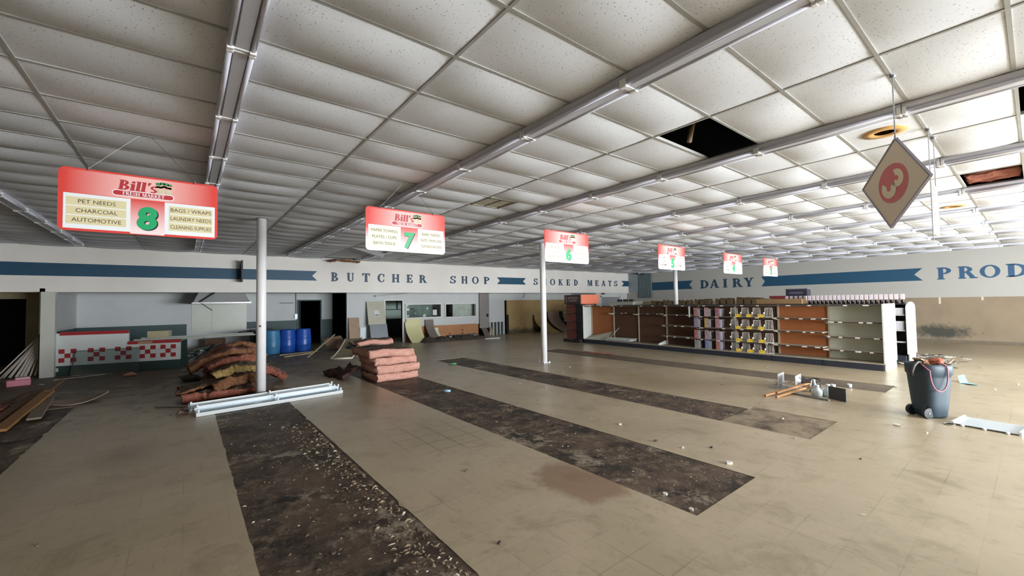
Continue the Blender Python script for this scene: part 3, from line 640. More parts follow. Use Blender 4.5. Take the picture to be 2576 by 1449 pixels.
def sign(num, xc, left, right, lab):
    r = thing('aisle_sign', lab, 'sign', (xc, SY, SZ), 0, 'hanging aisle signs')
    mp = lambda d: (lambda u, v, t=0: (u, -d - t, v))
    w, h = SW, SH
    obj('board', MB().prism(rrect(w, h, .05), 0, -.01, mp(0)), SR['solid'] if num == '8' else SR['fade'], r, local=True)
    hd = [(-.5 * w + .012, h * .5 - .018), (.5 * w - .012, h * .5 - .018), (.5 * w - .012, h * .10), (-.5 * w + .012, h * .10)]
    obj('header_panel', MB().prism(hd[::-1], 0, .001, mp(0)), SR['header'], r, local=True)
    obj('number_panel', MB().prism([(-.105, -.29), (.155, -.29), (.155, h * .10), (-.105, h * .10)], 0, .0012, mp(0)), SR['column'], r, local=True)
    for nm, x0, x1, rows, k in (('left_panel', -.565, -.105, left, 0), ('right_panel', .155, .575, right, 1)):
        p = obj(nm, MB().prism([(x0, -.275), (x1, -.275), (x1, .055), (x0, .055)], 0, .0016, mp(0)), SWH, r, local=True)
        for i, t in enumerate(rows):
            z1 = .022 - i * .088; a, b = (x0 + .02, x1 - .03) if k == 0 else (x0 + .035, x1 - .02)
            cd = obj('word_card', MB().prism([(a, z1 - .078), (b, z1 - .078), (b, z1), (a, z1)], 0, .0012, mp(.0016)), CREAM if num == '8' else CREAM2, r, local=True)
            tx = MB()
            if t.startswith('~') and '_' in t:
                for q_, w_ in enumerate(t[1:].split('_')): greek(r, '~' + w_, (a + b) / 2 + (t[1:].find('_' + w_) + 1 if q_ else 0) * .022 - (len(t) - len(w_) - 1) * .011, z1, mp, num, i)
                continue
            if t.startswith('~'):
                rg = random.Random(num + t + str(i)); x = -len(t) * .011; cx = (a + b) / 2          # lettering too small to read in the photograph: ragged dashes
                for ch in t[1:]:
                    if ch != '_': tx.add([mp(.0032)(cx + x + q[0], z1 - .055 + q[1]) for q in ((0, 0), (.012, 0), (.014 + rg.random() * .004, .034), (.002, .034))], [(0, 1, 2, 3)])
                    x += .022
            else: word(tx, t, (a + b) / 2, z1 - .057, .037, mp(.0032), wmax=(b - a) * .93, squeeze=1.0)
            obj('lettering', tx, INK, r, local=True)
    vs, fs, ww = sans_bold(num); Hn = .235
    sc = .155 / ww / Hn if False else .72
    for nm, dx, dz, d, mt in (('number_shadow', .010, -.008, .0022, SBLK), ('number', 0, 0, .0034, SGREEN)):
        nb = MB(); nb.add([mp(d)(.022 + dx + ((x - ww / 2) * .98 + (y - .5) * .06) * Hn, -.245 + dz + y * Hn) for x, y in vs], fs); obj(nm, nb, mt, r, local=True)
    # shop emblem: red name, red pill with white words, two baskets of produce
    lg = MB().prism(rrect(.47, .060, .03, cx=-.005, cy=.105), 0, .0008, mp(.0012)); obj('emblem_outline', lg, LWHT, r, local=True)
    lg = MB().prism(rrect(.455, .046, .023, cx=-.005, cy=.105), 0, .0008, mp(.0021)); obj('emblem_band', lg, LRED, r, local=True)
    mb, wd = letters('FRESH MARKET', .034, mp(.0034), wx=.93, track=.03); mb, _ = letters('FRESH MARKET', .034, mp(.0034), x0=-.005 - wd / 2, wx=.93, track=.03)
    mb.v = [(x, y, z + .088) for x, y, z in mb.v]; obj('emblem_words', mb, LWHT, r, local=True)
    for nm, d, dx, mt in (('name_shadow', .0024, .004, M('logo_shade', '6d2630', .5)), ('name', .0032, 0, LRED)):
        mb, _ = letters("Bill's", .098, mp(d), x0=-.20 + dx, wx=1.08, track=.02, shear=.14); mb.v = [(x, y, z + .138) for x, y, z in mb.v]; obj(nm, mb, mt, r, local=True)
    bk = MB(); leafs = MB(); fruit = MB(); rg = random.Random(4)
    for cx in (.125, .185): bk.prism([(cx - .02, .135), (cx + .02, .135), (cx + .028, .185), (cx - .028, .185)], 0, .0008, mp(.0026))
    for cx, cz, rr in ((.105, .235, .022), (.135, .245, .02), (.165, .24, .022), (.195, .235, .018)): leafs.prism(rrect(2 * rr, 1.3 * rr, .6 * rr, cx=cx, cy=cz), 0, .0008, mp(.003))
    for i in range(14): fruit.prism(rrect(.024, .02, .009, cx=.09 + .009 * i, cy=.2 + .016 * rg.random()), 0, .0006, mp(.0034), i % 3)
    obj('basket', bk, M('basket_tan', 'cfc6a8', .6), r, local=True); obj('leaf', leafs, M('leaf_green', '3f8a55', .5, 0, .3, 30), r, local=True)
    obj('produce', fruit, [M('fruit_red', '8a3a34', .5), M('fruit_yellow', 'd9d08a', .5), M('fruit_plum', '6a5a4c', .5)], r, local=True)
    for sx in (-1, 1):
        obj('hook', MB().tube([(sx * .40, -.012, h / 2 - .012), (sx * .40, -.012, h / 2 + .012), (sx * .40, .012, h / 2 + .012)], .006, 6), STEEL, r, local=True)
        obj('wire', MB().tube([(sx * .40, 0, h / 2 + .008), (sx * .045, 0, CEIL - SZ)], .0022, 5), WIRE, r, local=True)
def sans_bold(t):
    cu = bpy.data.curves.new('digit', 'FONT'); cu.body = t; cu.size = 1.0; cu.fill_mode = 'FRONT'; cu.offset = .048; cu.resolution_u = 6
    o = bpy.data.objects.new('digit', cu); COL.objects.link(o); me = bpy.data.meshes.new_from_object(o.evaluated_get(bpy.context.evaluated_depsgraph_get()))
    vs = [(v.co.x, v.co.y) for v in me.vertices]; fs = [tuple(p.vertices) for p in me.polygons]
    bpy.data.objects.remove(o); bpy.data.curves.remove(cu); bpy.data.meshes.remove(me)
    xs = [v[0] for v in vs]; ys = [v[1] for v in vs]; H = max(ys) - min(ys)
    return [((x - min(xs)) / H, (y - min(ys)) / H) for x, y in vs], fs, (max(xs) - min(xs)) / H
sign('8', -.33, ['PET NEEDS', 'CHARCOAL', 'AUTOMOTIVE'], ['BAGS / WRAPS', 'LAUNDRY NEEDS', 'CLEANING SUPPLIES'], 'hanging aisle sign with green 8, pet needs and charcoal')
sign('7', 2.49, ['PAPER TOWELS', 'PLATES / CUPS', 'BATH TISSUE'], ['BABY NEEDS', 'NUTS / POPCORN', 'COOKIES/CRACKERS'], 'hanging aisle sign with green 7, paper towels and baby needs')
sign('6', 5.75, ['CAKE MIXES', 'JELLO', 'CANNED FRUIT'], ['SPICES', 'FLOUR / MEAL', 'COOKING OIL'], 'hanging aisle sign with green 6, cake mixes and canned fruit')
sign('5', 9.42, ['~oo_oo_o', '~oooooo', '~ooo_oooooo'], ['~oooo', '~o', '~ooo_oooo'], 'hanging aisle sign with green 5 in front of the far pole')
sign('4', 12.74, ['~oooo', '~ooo_oo', '~ooo_oooo'], ['~oooo', '~ooo', '~ooooo'], 'hanging aisle sign with green 4, second from the right')
sign('3', 15.53, ['~ooo', '~oooooo', '~oooooo'], ['~oooooo', '~ooo', '~oooooo'], 'hanging aisle sign with green 3, farthest and smallest')
# diamond sign
A_, B_, C_ = radians(-137.03), radians(6.59), radians(-.5)
Rm = Matrix.Rotation(A_, 3, 'Z') @ Matrix.Rotation(B_, 3, 'Y') @ Matrix.Rotation(C_, 3, 'X')
hd_ = .3535; top = Vector((4.35, .64, 3.022)); ctr = top - Rm @ Vector((0, 0, hd_))
# local x points to the viewer's right, so the face looks along local -y
r = thing('diamond_sign', 'cream diamond sign with a red disc and numeral 3 hung by one corner', 'sign', tuple(ctr)); r.rotation_euler = Rm.to_euler()
mpd = lambda d: (lambda u, v, t=0: (u, d * 1 + t, v))
sgn = -1
k = hd_
def dm(d): return lambda u, v, t=0: (u, sgn * (d + t), v)
obj('board', MB().prism([(0, -k), (k, 0), (0, k), (-k, 0)], -.012, 0, dm(0)), M('diamond_card', 'ddcdb2', .6, 0, .06, 5), r, local=True)
fr_ = MB(); cs = [Vector((0, -k)), Vector((k, 0)), Vector((0, k)), Vector((-k, 0))]
for i in range(4):
    a, b = cs[i], cs[(i + 1) % 4]; fr_.prism([tuple(a), tuple(b), tuple(b * .955), tuple(a * .955)], -.016, .004, dm(0))
obj('metal_rim', fr_, M('rim_grey_violet', '8f8a98', .3, .5, .1), r, local=True)
obj('red_disc', MB().prism([(.155 * cos(2 * pi * i / 40), .155 * sin(2 * pi * i / 40)) for i in range(40)], 0, .001, dm(0)), M('disc_red', 'cf6f6b', .5, 0, .06), r, local=True)
t3 = arcband(0, .052, (.075, .066), (.022, .018), 165, -90) + arcband(0, -.055, (.082, .072), (.024, .020), 90, -165)
c45, s45 = cos(radians(-45)), sin(radians(-45))
obj('numeral', MB().flat([[(u * c45 - v * s45, u * s45 + v * c45) for u, v in p] for p in t3], lambda u, v, t=0: (u, sgn * .0022, v)), M('numeral_cream', 'e3d4b3', .6, 0, .05), r, local=True)
obj('eyelet', MB().tube([(0, 0, k - .02), (0, 0, k + .012)], .008, 8), STEEL, r, local=True)
tag(obj('hanging_chain', MB().tube([(4.35, .64, 3.03), (4.35, .64, CEIL)], .0045, 6).lathe([(.02, 0), (.025, .012), (.012, .025)], 10, (4.35, .64, CEIL - .03)), STEEL), 'ball chain from the ceiling down to the diamond sign', 'chain')
# white banner seen nearly edge-on
r = thing('banner_sign', 'narrow white banner with red marks seen edge-on right of the diamond sign', 'sign', (6.31, .64, 2.69))
obj('board', MB().box(-.20, .20, -.004, .004, -.27, .27), M('banner_white', 'e3e3df', .4, 0, .05), r, local=True)
rg = random.Random(5); bm_ = MB()
for i in range(7): bm_.box(-.14 + .02 * rg.random(), -.06 + .1 * rg.random(), -.006, -.004, .2 - i * .065, .235 - i * .065)
obj('red_marks', bm_, M('banner_red', 'b8635a', .5), r, local=True)
for x, nm in ((-.235, 'chain'), (.12, 'chain')):
    tag(obj('hanging_chain', MB().tube([(6.31 + x, .64, 2.96 if x > 0 else 2.36), (6.31 + x, .64, CEIL)], .004, 6).lathe([(.02, 0), (.026, .012), (.012, .03)], 10, (6.31 + x, .64, CEIL - .03)), STEEL),
        'ball chain holding the white banner at its right edge' if x > 0 else 'long ball chain hanging free left of the white banner', 'chain')
# ================================================================ poles
POLE = M('pole_paint', 'e9e7e8', .35, 0, .25, 2.5, 'c4c0be')
def pole(x, y, lab):
    r = thing('steel_pole', lab, 'pole', (x, y, 0), 0, 'round steel poles')
    obj('shaft', MB().tube([(0, 0, .012), (0, 0, CEIL)], .086, 28), POLE, r, smooth=True, local=True)
    obj('base_plate', MB().box(-.13, .13, -.13, .13, 0, .014), POLE, r, local=True, bevel=.003)
    for sx in (-1, 1):
        for sy in (-1, 1): obj('bolt', MB().tube([(sx * .105, sy * .105, .012), (sx * .105, sy * .105, .045)], .014, 6), STEEL, r, local=True)
    obj('collar', MB().lathe([(.088, CEIL - .02), (.12, CEIL - .012), (.13, CEIL - .001)], 24), M('collar_grey', '8d8a84', .6), r, smooth=True, local=True)
    return r
p1 = pole(1.17, 9.42, 'white round steel pole rising from the insulation pile')
obj('scuff', MB().add([(-.05 + .01, -.0785, 1.38), (-.01, -.0872, 1.39), (-.02, -.0872, 1.42), (-.05, -.0725, 1.41)], [(0, 1, 2, 3)]), M('scuff_dark', '3a3532', .7), p1, local=True)
pole(8.29, 9.02, 'white round steel pole in the middle of the floor')
pole(16.65, 9.66, 'white round steel pole beyond the long shelving run')
# ================================================================ shelving runs
GR = -0.041
OFFW = M('shelf_cream', 'cfccbd', .45, 0, .15, 5, 'a9a596'); KICK = M('kick_plate', '262b36', .5, 0, .3, 6, '3a3d44'); CHAN = M('price_channel', '4a4038', .4, 0, .2, 8); TAGW = M('price_tag', 'ddd3c8', .6, 0, .2, 30)
BROWN = M('pegboard_brown', '5a3e2c', .8, 0, .3, 5, '48301f'); ORANGE = M('hardboard_orange_and_lit', 'a9663a', .75, 0, .25, 4, '94552d', .05, 60); PALE = M('pegboard_pale', 'c9cabb', .6, 0, .2, 4, 'b6b7a6'); UPR = M('upright_tan', 'b5aa97', .5, 0, .2, 5)
WHT = M('panel_white', 'd3d7d2', .4, 0, .08, 3); DECK = M('deck_dusty', 'a89f8c', .7, 0, .5, 5, '7f7460')
def gpos(y): return (13.0 + (y - 2.28) * .041, y, 0)
P_ = 1.22
def section(i, lab, back, shelves, tags=3, deck=DECK, top=True, seed=0):
    y = 2.30 + i * P_; r = thing('shelving_section', lab, 'shelving', gpos(y), GR, 'long shelving run'); rg = random.Random(40 + i)
    obj('kick_plate', MB().box(.0, .03, .005, P_ - .005, 0, .15), KICK, r, local=True)
    if deck: obj('base_deck', MB().box(.0, .50, .005, P_ - .005, .15, .175), deck, r, local=True)
    obj('rear_base', MB().box(.55, 1.02, .01, P_ - .01, .0, .15), KICK, r, local=True)
    obj('back_panel', MB().box(.50, .52, .005, P_ - .005, .16, 1.55), back, r, local=True)
    obj('upright', MB().box(.465, .535, P_ - .045, P_ - .004, .02, 1.58), UPR, r, local=True)
    if top:
        t = obj('top_shelf', MB().box(.03, .50, .005, P_ - .005, 1.555, 1.575), OFFW, r, local=True)
        obj('price_channel', MB().box(.014, .029, .005, P_ - .005, 1.545, 1.58), CHAN, t, local=True)
        for q in range(2): a = .1 + q * .55 + .3 * rg.random(); obj('price_tag', MB().box(.008, .014, a, a + .07 + .05 * rg.random(), 1.548, 1.577), TAGW, t, local=True)
    for (z, y0, y1, d) in shelves:
        s = obj('shelf', MB().box(.50 - d + .015, .50, y0, y1, z - .025, z), OFFW, r, local=True)
        obj('bracket', MB().prism([(.12, z - .025), (.50, z - .025), (.50, z - .09)], y1 - .012, y1 - .004, lambda u, v, t: (u, t, v)), OFFW, s, local=True)
        obj('price_channel', MB().box(.50 - d, .50 - d + .0149, y0, y1, z - .034, z + .002), CHAN, s, local=True)
        for q in range(tags):
            a = y0 + (y1 - y0) * (q + .15 + .5 * rg.random()) / tags; obj('price_tag', MB().box(.494 - d, .50 - d, a, min(y1, a + .06 + .07 * rg.random()), z - .031, z - .001), TAGW, s, local=True)
    return r
f_ = (.005, P_ - .005, .44)
section(0, 'shelving section with pale back panel at the near white end panel', PALE, [(1.15,) + f_, (.77,) + f_, (.43,) + f_], 4)
section(1, 'shelving section with orange back panel and four empty levels', ORANGE, [(1.22,) + f_, (.86,) + f_, (.47,) + f_], 4)
section(2, 'brown-backed shelving section holding the white wire dividers', BROWN, [(1.22,) + f_, (.86,) + f_, (.48,) + f_], 2)
section(3, 'brown-backed shelving section holding the printed cardboard displays', BROWN, [(1.22,) + f_, (.86,) + f_, (.48,) + f_], 2)
section(4, 'dark brown empty shelving section left of the printed displays', BROWN, [(1.26,) + f_, (.88,) + f_, (.50,) + f_], 3)
section(5, 'brown shelving section with one torn ledge strip near its top', BROWN, [(1.28, .1, P_ - .005, .25)], 3)
section(6, 'brown bare shelving section with loose shelves fallen on its base', BROWN, [(1.29, .55, P_ - .005, .14)], 2)
section(7, 'far shelving section with a brown back board coloured lit orange and missing deck', ORANGE, [], 0, deck=None)  # brighter light on this bare board is put into its orange colour
def end_panel(y, lab, x0, x1, flip=False):
    px, py, _ = gpos(y); r = thing('end_panel', lab, 'end panel', (px, py, 0), GR)
    z1 = 1.60
    obj('panel', MB().prism([(x0, .18), (x1, .18), (x1, z1 - .02), (x1 - .04, z1), (x0 + .04, z1), (x0, z1 - .02)], -.035, -.002, lambda u, v, t: (u, t, v)), WHT, r, local=True, bevel=.004)
    obj('foot', MB().box(x0 + .06, x1 - .06, -.03, -.004, 0, .18), M('foot_dirty_white', 'c9c1b5', .6, 0, .4, 6, '8a7f72'), r, local=True)
    return r
end_panel(2.30, 'white end panel at the near end of the long shelving run', -.02, 1.04)
e = end_panel(12.095, 'white end panel at the far end of the long shelving run', -.02, .50)
# things on the long run
def glocal(i, x, y, z): 
    b = gpos(2.30 + i * P_); return (b[0] + x * cos(GR) - y * sin(GR), b[1] + x * sin(GR) + y * cos(GR), z)
LV = [.176, .481, .861, 1.221]; LVN = ['bottom level', 'second level up', 'third level up', 'top level']
WW = M('wire_white', 'dad9d4', .4, 0, .05); YT = M('tag_yellow', 'd6b43c', .5, 0, .1, 30, 'b8932c'); CLR = M('clear_plastic', '8f8896', .2, 0, .3, 20, '6d6672')
def wire_div():
    r = thing('wire_divider', 'x', 'divider', (0, 0, 0), GR + .5)
    f = MB(); c = [(-.10, .01), (.10, .01), (.085, .275), (-.085, .275)]
    f.tube([(0, u, v) for u, v in c + c[:1]], .0085, 6)
    obj('frame', f, WW, r, local=True)
    for q in range(4): obj('bar', MB().tube([(0, -.06 + q * .04, .012), (0, -.052 + q * .035, .272)], .005, 5), WW, r, local=True)
    obj('side_wing', MB().tube([(0, -.098, .06), (.26, -.098, .06), (.26, -.085, .2), (0, -.09, .26)], .005, 5), WW, r, local=True)
    obj('hook', MB().box(-.01, .01, .10, .13, .1, .15), WW, r, local=True)
    return r
def flag():
    r = thing('shelf_flag', 'x', 'price flag', (0, 0, 0), GR + .35)
    obj('card', MB().box(-.003, .003, -.075, .075, .0, .085), YT, r, local=True)
    sq = MB(); pts = [(-.06 + .02 * i, .02 + (.035 if i % 2 else 0) + .01 * (i % 3)) for i in range(7)]
    sq.tube([(-.005, u, v) for u, v in pts], .005, 5); obj('scribble', sq, M('flag_brown', '6f5a20', .6), r, local=True)
    obj('clip', MB().box(.004, .03, -.02, .02, .0, .03), WW, r, local=True)
    return r
W0, K0 = wire_div(), flag(); a_ = b_ = 0
CN = ['first column', 'second column', 'third column', 'fourth column beside the orange panel']
for lv in range(4):
    for c in range(4):
        o = W0 if a_ == 0 else copy_tree(W0); a_ += 1
        yl = 1.06 - c * .325
        o.location = glocal(2, .13, yl, LV[lv]); tag(o, 'white wire divider, %s, %s of the dividers from the left' % (LVN[lv], CN[c]) if c < 3 else 'white wire divider, %s, %s' % (LVN[lv], CN[c]), 'divider', 'white wire shelf dividers')
        if c < 3:
            o = K0 if b_ == 0 else copy_tree(K0); b_ += 1
            o.location = glocal(2, .045, yl - .15, LV[lv] + .004); tag(o, 'yellow price flag, %s, %s from the left' % (LVN[lv], CN[c]), 'price flag', 'yellow price flags')
cols = ['b06a60', 'c79aa0', 'a7565a', '8d86a8', 'c9a05a', 'b98088', 'c06058', 'a88a98', '9a7a84', '8f8a80', '6a86b8', 'b86a60']
prng = random.Random(2)
for lv in range(4):
    for c in range(3):
        idx = (3 - lv) * 3 + c; m, nt, b, v = base('printed_card_%d' % idx, .5)
        n1 = nz(nt, v, 9, 3, .6, 1.5); n2 = nz(nt, v, 14, 3, .6, 2.0)
        cc = mixc(nt, ramp(nt, n1, .5, .56), srgb(cols[idx]), srgb('8c8496')); cc = mixc(nt, ramp(nt, n2, .58, .62), cc, srgb('c8b49a')); cc = mixc(nt, ramp(nt, nz(nt, v, 20, 2, .5), .6, .64), cc, srgb('4a4450'))
        nt.links.new(cc, b.inputs['Base Color'])
        r = thing('display_card', 'tall printed display card, %s, %s of three from the left' % (LVN[lv], ORD[c]), 'display', glocal(3, .06, 1.09 - c * .36, LV[lv]), GR, 'printed displays in the shelving')
        hh = .285 if lv == 3 else .30
        obj('printed_face', MB().box(0, .006, -.09, .03, 0, hh), m, r, local=True)
        obj('side_wing', MB().box(.006, .30, -.096, -.09, 0, hh - .03), CLR, r, local=True)
        obj('wire_rail', MB().tube([(.0, -.15, .01), (.0, -.15, hh - .05), (.28, -.15, hh - .05)], .004, 5).tube([(0, -.18, .01), (0, -.18, hh - .06)], .003, 5), WW, r, local=True)
def loose(name, lab, cat, mb, mat, loc, rz=GR, group=None):
    o = obj(name, mb, mat); o.location = loc; o.rotation_euler = (0, 0, rz); return tag(o, lab, cat, group)
loose('loose_shelf', 'loose white shelf lying on the base below the bare brown panel', 'shelf', MB().box(0, .42, 0, 1.15, 0, .03).box(0, .012, 0, 1.15, -.02, .05), WHT, glocal(6, .0, .05, .215))
o = loose('loose_shelf', 'second loose white shelf stacked askew on the first fallen one', 'shelf', MB().box(0, .38, 0, 1.1, 0, .025).box(0, .012, 0, 1.1, -.015, .045), WHT, glocal(6, .05, .02, .275), GR + .05)
o = loose('shelf_bracket', 'white shelf bracket standing tilted against the far upright', 'bracket', MB().beam((0, 0, 0), (.25, -.28, .42), .05, .012), WHT, glocal(6, .12, 1.12, .27), GR)
loose('deck_panel', 'pale deck panel leaning against the far lit-orange back board', 'panel', MB().add([(.02, .02, .0), (.02, 1.16, .0), (.42, 1.16, .12), (.42, .02, .35)], [(0, 1, 2, 3)]).add([(.03, .02, -.012), (.03, 1.16, -.012), (.43, 1.16, .108), (.43, .02, .338)], [(3, 2, 1, 0)]), PALE, glocal(7, .04, 0, .17))
loose('shelf_end', 'white shelf bracket lying on the base at the torn-ledge section', 'bracket', MB().prism([(0, 0), (.44, 0), (.44, .13), (.38, .13), (.04, .05)], 0, .05, lambda u, v, t: (u, t, v)), WHT, glocal(5, .02, .0, .176))
loose('hanging_strip', 'white strip hanging down at the left of the printed displays', 'strip', MB().box(0, .012, 0, .05, 0, .36), WHT, glocal(4, .0, .0, 1.19))
# jar run behind
DKS = M('shelf_black', '24242b', .5, 0, .2, 4); 
def gp2(y): return (15.15 + (y - 2.2) * .041, y, 0)
for i in range(8):
    lab = ['near black shelving section behind the white end panel, stocked with white boxes', 'second black shelving section, carrying most of the jar row'][i] if i < 2 else 'black shelving section behind the long run, %s from its near end' % ORD[i]
    r = thing('shelving_section', lab, 'shelving', gp2(2.22 + i * P_), GR, 'second shelving run')
    obj('base', MB().box(0, 1.0, .005, P_ - .005, 0, .17), KICK, r, local=True)
    obj('back_panel', MB().box(.49, .52, .005, P_ - .005, .17, 1.55), DKS, r, local=True)
    obj('top_shelf', MB().box(.02, .98, .0, P_, 1.55, 1.575), DKS, r, local=True)
    for z in ((1.28, .86, .55) if i < 2 else (.9,)):
        s = obj('shelf', MB().box(.05, .49, .005, P_ - .005, z - .03, z), DKS, r, local=True); obj('price_strip', MB().box(.042, .05, .005, P_ - .005, z - .035, z + .004), M('strip_white', 'c9c4c4', .5, 0, .3, 20), s, local=True)
px, py, _ = gp2(2.2); r = thing('end_panel', 'white rounded end panel of the black shelving, second panel back', 'end panel', (px, py, 0), GR)
pl = [(.0, .22), (.93, .2), (.93, 1.48)] + [(.465 + .465 * cos(radians(a)), 1.46 + .16 * sin(radians(a))) for a in range(10, 180, 17)] + [(0, 1.44)]
obj('panel', MB().prism(pl, -.035, -.004, lambda u, v, t: (u, t, v)), WHT, r, local=True); obj('foot', MB().box(.1, .8, -.03, -.006, 0, .22), M('foot_torn', 'b9b4ae', .6, 0, .4, 10, '6a645e'), r, local=True)
JL = M('jar_label', 'd9cdd4', .5, 0, .12, 20); JB = M('jar_black', '1e1b22', .15, 0, .1, 10)
def jar(h=.26, w=.085):
    r = thing('jar', 'x', 'jar', (0, 0, 0), GR)
    obj('body', MB().lathe([(w * .30, 0), (w * .42, .004), (w * .44, h * .38), (w * .40, h * .42), (.001, h * .42)], 14), JB, r, smooth=True, local=True)
    obj('label_sleeve', MB().box(-w * .45, w * .45, -w * .47, w * .47, h * .42, h), JL, r, local=True, bevel=.006)
    return r
J0 = jar(); n_ = 0
for i in range(21):
    o = J0 if n_ == 0 else copy_tree(J0); n_ += 1
    y = 2.27 + (i + (0 if i else -.15)) * .1065
    b = gp2(y); o.location = (b[0] + .10, y, 1.576)
    tag(o, 'white-sleeved black jar, nearest of the long row' if i == 0 else 'white-sleeved black jar, %s from the near end of the long row' % ORD[i] if i < 20 else 'white-sleeved black jar at the far end of the long row', 'jar', 'row of jars on the black shelving')
for i in range(5):
    o = copy_tree(J0); b = gp2(4.62 + i * .13); o.location = (b[0] + .42, 4.62 + i * .13, 1.576); tag(o, 'white-sleeved jar standing below the black display box, %s from the right' % ORD[i], 'jar', 'jars under the display box')
CT = M('carton_white', 'd5d8e2', .5, 0, .1, 12, 'b9a9bd')
for (z, h, nm) in ((1.281, .17, 'upper'), (.861, .23, 'lower')):
    for q in range(2):
        y = 2.36 + q * .27; b = gp2(y); r = thing('carton', 'white carton on the %s black shelf between the two end panels, %s' % (nm, 'right one' if q == 0 else 'left one'), 'box', (b[0] + .16, y, z), GR, 'white cartons between the end panels')
        obj('box', MB().box(-.1, .1, -.11, .11, 0, h), CT, r, local=True, bevel=.008); obj('lid', MB().box(-.103, .103, -.113, .113, h - .03, h + .004), M('carton_lid', 'e6e6ea', .5), r, local=True)
loose('cardboard_tray', 'long shallow tan cardboard tray beyond the jar row', 'tray', MB().box(0, .5, 0, 1.35, 0, .015).box(0, .012, 0, 1.35, 0, .17).box(.488, .5, 0, 1.35, 0, .17).box(0, .5, 0, .012, 0, .17).box(0, .5, 1.338, 1.35, 0, .17), M('cardboard', '9a7b55', .8, 0, .3, 6, '7a5f40'), (gp2(4.62)[0] + .1 - .1, 4.60, 1.576))
r = thing('display_box', 'dark navy display box with pale edge above the jar row', 'box', (gp2(4.7)[0] + .72, 4.62, 1.576), GR)
obj('box', MB().box(-.15, .15, -.02, .60, 0, .50), M('box_navy', '2b2d3a', .4, 0, .2, 8, '3b3a48'), r, local=True, bevel=.006); obj('trim', MB().box(-.155, .155, -.03, .61, .48, .505), M('box_grey_edge', '6d6d78', .4), r, local=True)
obj('logo_patch', MB().box(-.155, -.15, .1, .5, .32, .40), M('patch_violet', '57556a', .5, 0, .4, 20), r, local=True)
# third run with brown sacks
for i in range(6):
    r = thing('shelving_section', 'low back shelving topped with brown cartons, %s from the near end' % ORD[i], 'shelving', (17.3, 5.0 + i * 1.22, 0), 0, 'third shelving run')
    obj('base', MB().box(0, .9, 0, 1.215, 0, .17), KICK, r, local=True); obj('back_panel', MB().box(.4, .46, 0, 1.215, .17, 1.5), BROWN, r, local=True); obj('top_shelf', MB().box(.0, .9, 0, 1.215, 1.5, 1.53), OFFW, r, local=True)
SACK = M('carton_brown', '7d6a4c', .85, 0, .4, 8, '5a4a33')
for i, (a, b, c) in enumerate([(1642, 1652, 752), (1658, 1667, 753), (1673, 1680, 750), (1681, 1692, 752), (1702, 1710, 752), (1713, 1722, 751), (1724, 1731, 752), (1737, 1746, 751), (1759, 1768, 750), (1772, 1785, 750), (1786, 1799, 749), (1814, 1822, 749), (1827, 1838, 748), (1844, 1856, 748), (1867, 1882, 747), (1886, 1901, 747), (1904, 1926, 748), (1930, 1944, 751)]):
    tt = lambda p: 11.4 - (p - 1640) / 340 * 5.66 + .55 * (((p - 1640) / 340) - ((p - 1640) / 340) ** .82) * 5.66
    y1, y0 = tt(a), tt(b); hh = .29 - (c - 747) * .018
    r = thing('carton', 'brown cut-open carton on the far shelving, %s from the left' % ORD[i], 'box', (17.42, (y0 + y1) / 2, 1.53), 0, 'brown cartons on the far shelving'); w = (y1 - y0) / 2
    obj('box', MB().box(-.08, .18, -w, w, 0, hh * .8), SACK, r, local=True); rg = random.Random(i); fl = MB()
    fl.add([(-.08, -w, hh * .8), (-.08, w, hh * .8), (-.11, w * (.6 + .4 * rg.random()), hh * (1 + .15 * rg.random())), (-.11, -w * (.5 + .5 * rg.random()), hh)], [(0, 1, 2, 3)]); fl.add([(.18, -w, hh * .8), (.18, w, hh * .8), (.2, w * .8, hh * 1.05), (.2, -w * .9, hh)], [(3, 2, 1, 0)])
    obj('flap', fl, SACK, r, local=True)
tag(obj('red_tray', MB().box(17.7, 18.0, 5.55, 6.4, 1.76, 1.86).box(17.75, 17.95, 5.6, 6.35, 1.53, 1.76), M('tray_red', '7d2f33', .5, 0, .2)), 'dark red tray on the far shelving near the navy display box', 'tray')
r = thing('white_chest', 'low white chest with dark oddments at the far end of the back shelving', 'chest', (17.35, 12.45, 0), 0)
obj('cabinet', MB().box(0, .8, -.1, 1.35, 0, 1.68), M('chest_white', 'cfd0c6', .4, 0, .15, 3), r, local=True, bevel=.02); obj('lid', MB().box(-.02, .82, -.12, 1.37, 1.68, 1.72), M('chest_lid', 'c9cac0', .4), r, local=True)
for q in range(3): tag(obj('small_box', MB().box(17.45, 17.6, 12.45 + q * .36, 12.66 + q * .36, 1.72, 1.84), M('oddment_dark', '4a4a42', .7, 0, .3)), 'dark small box on the white chest, %s from the right' % ORD[q], 'box', 'boxes on the white chest')
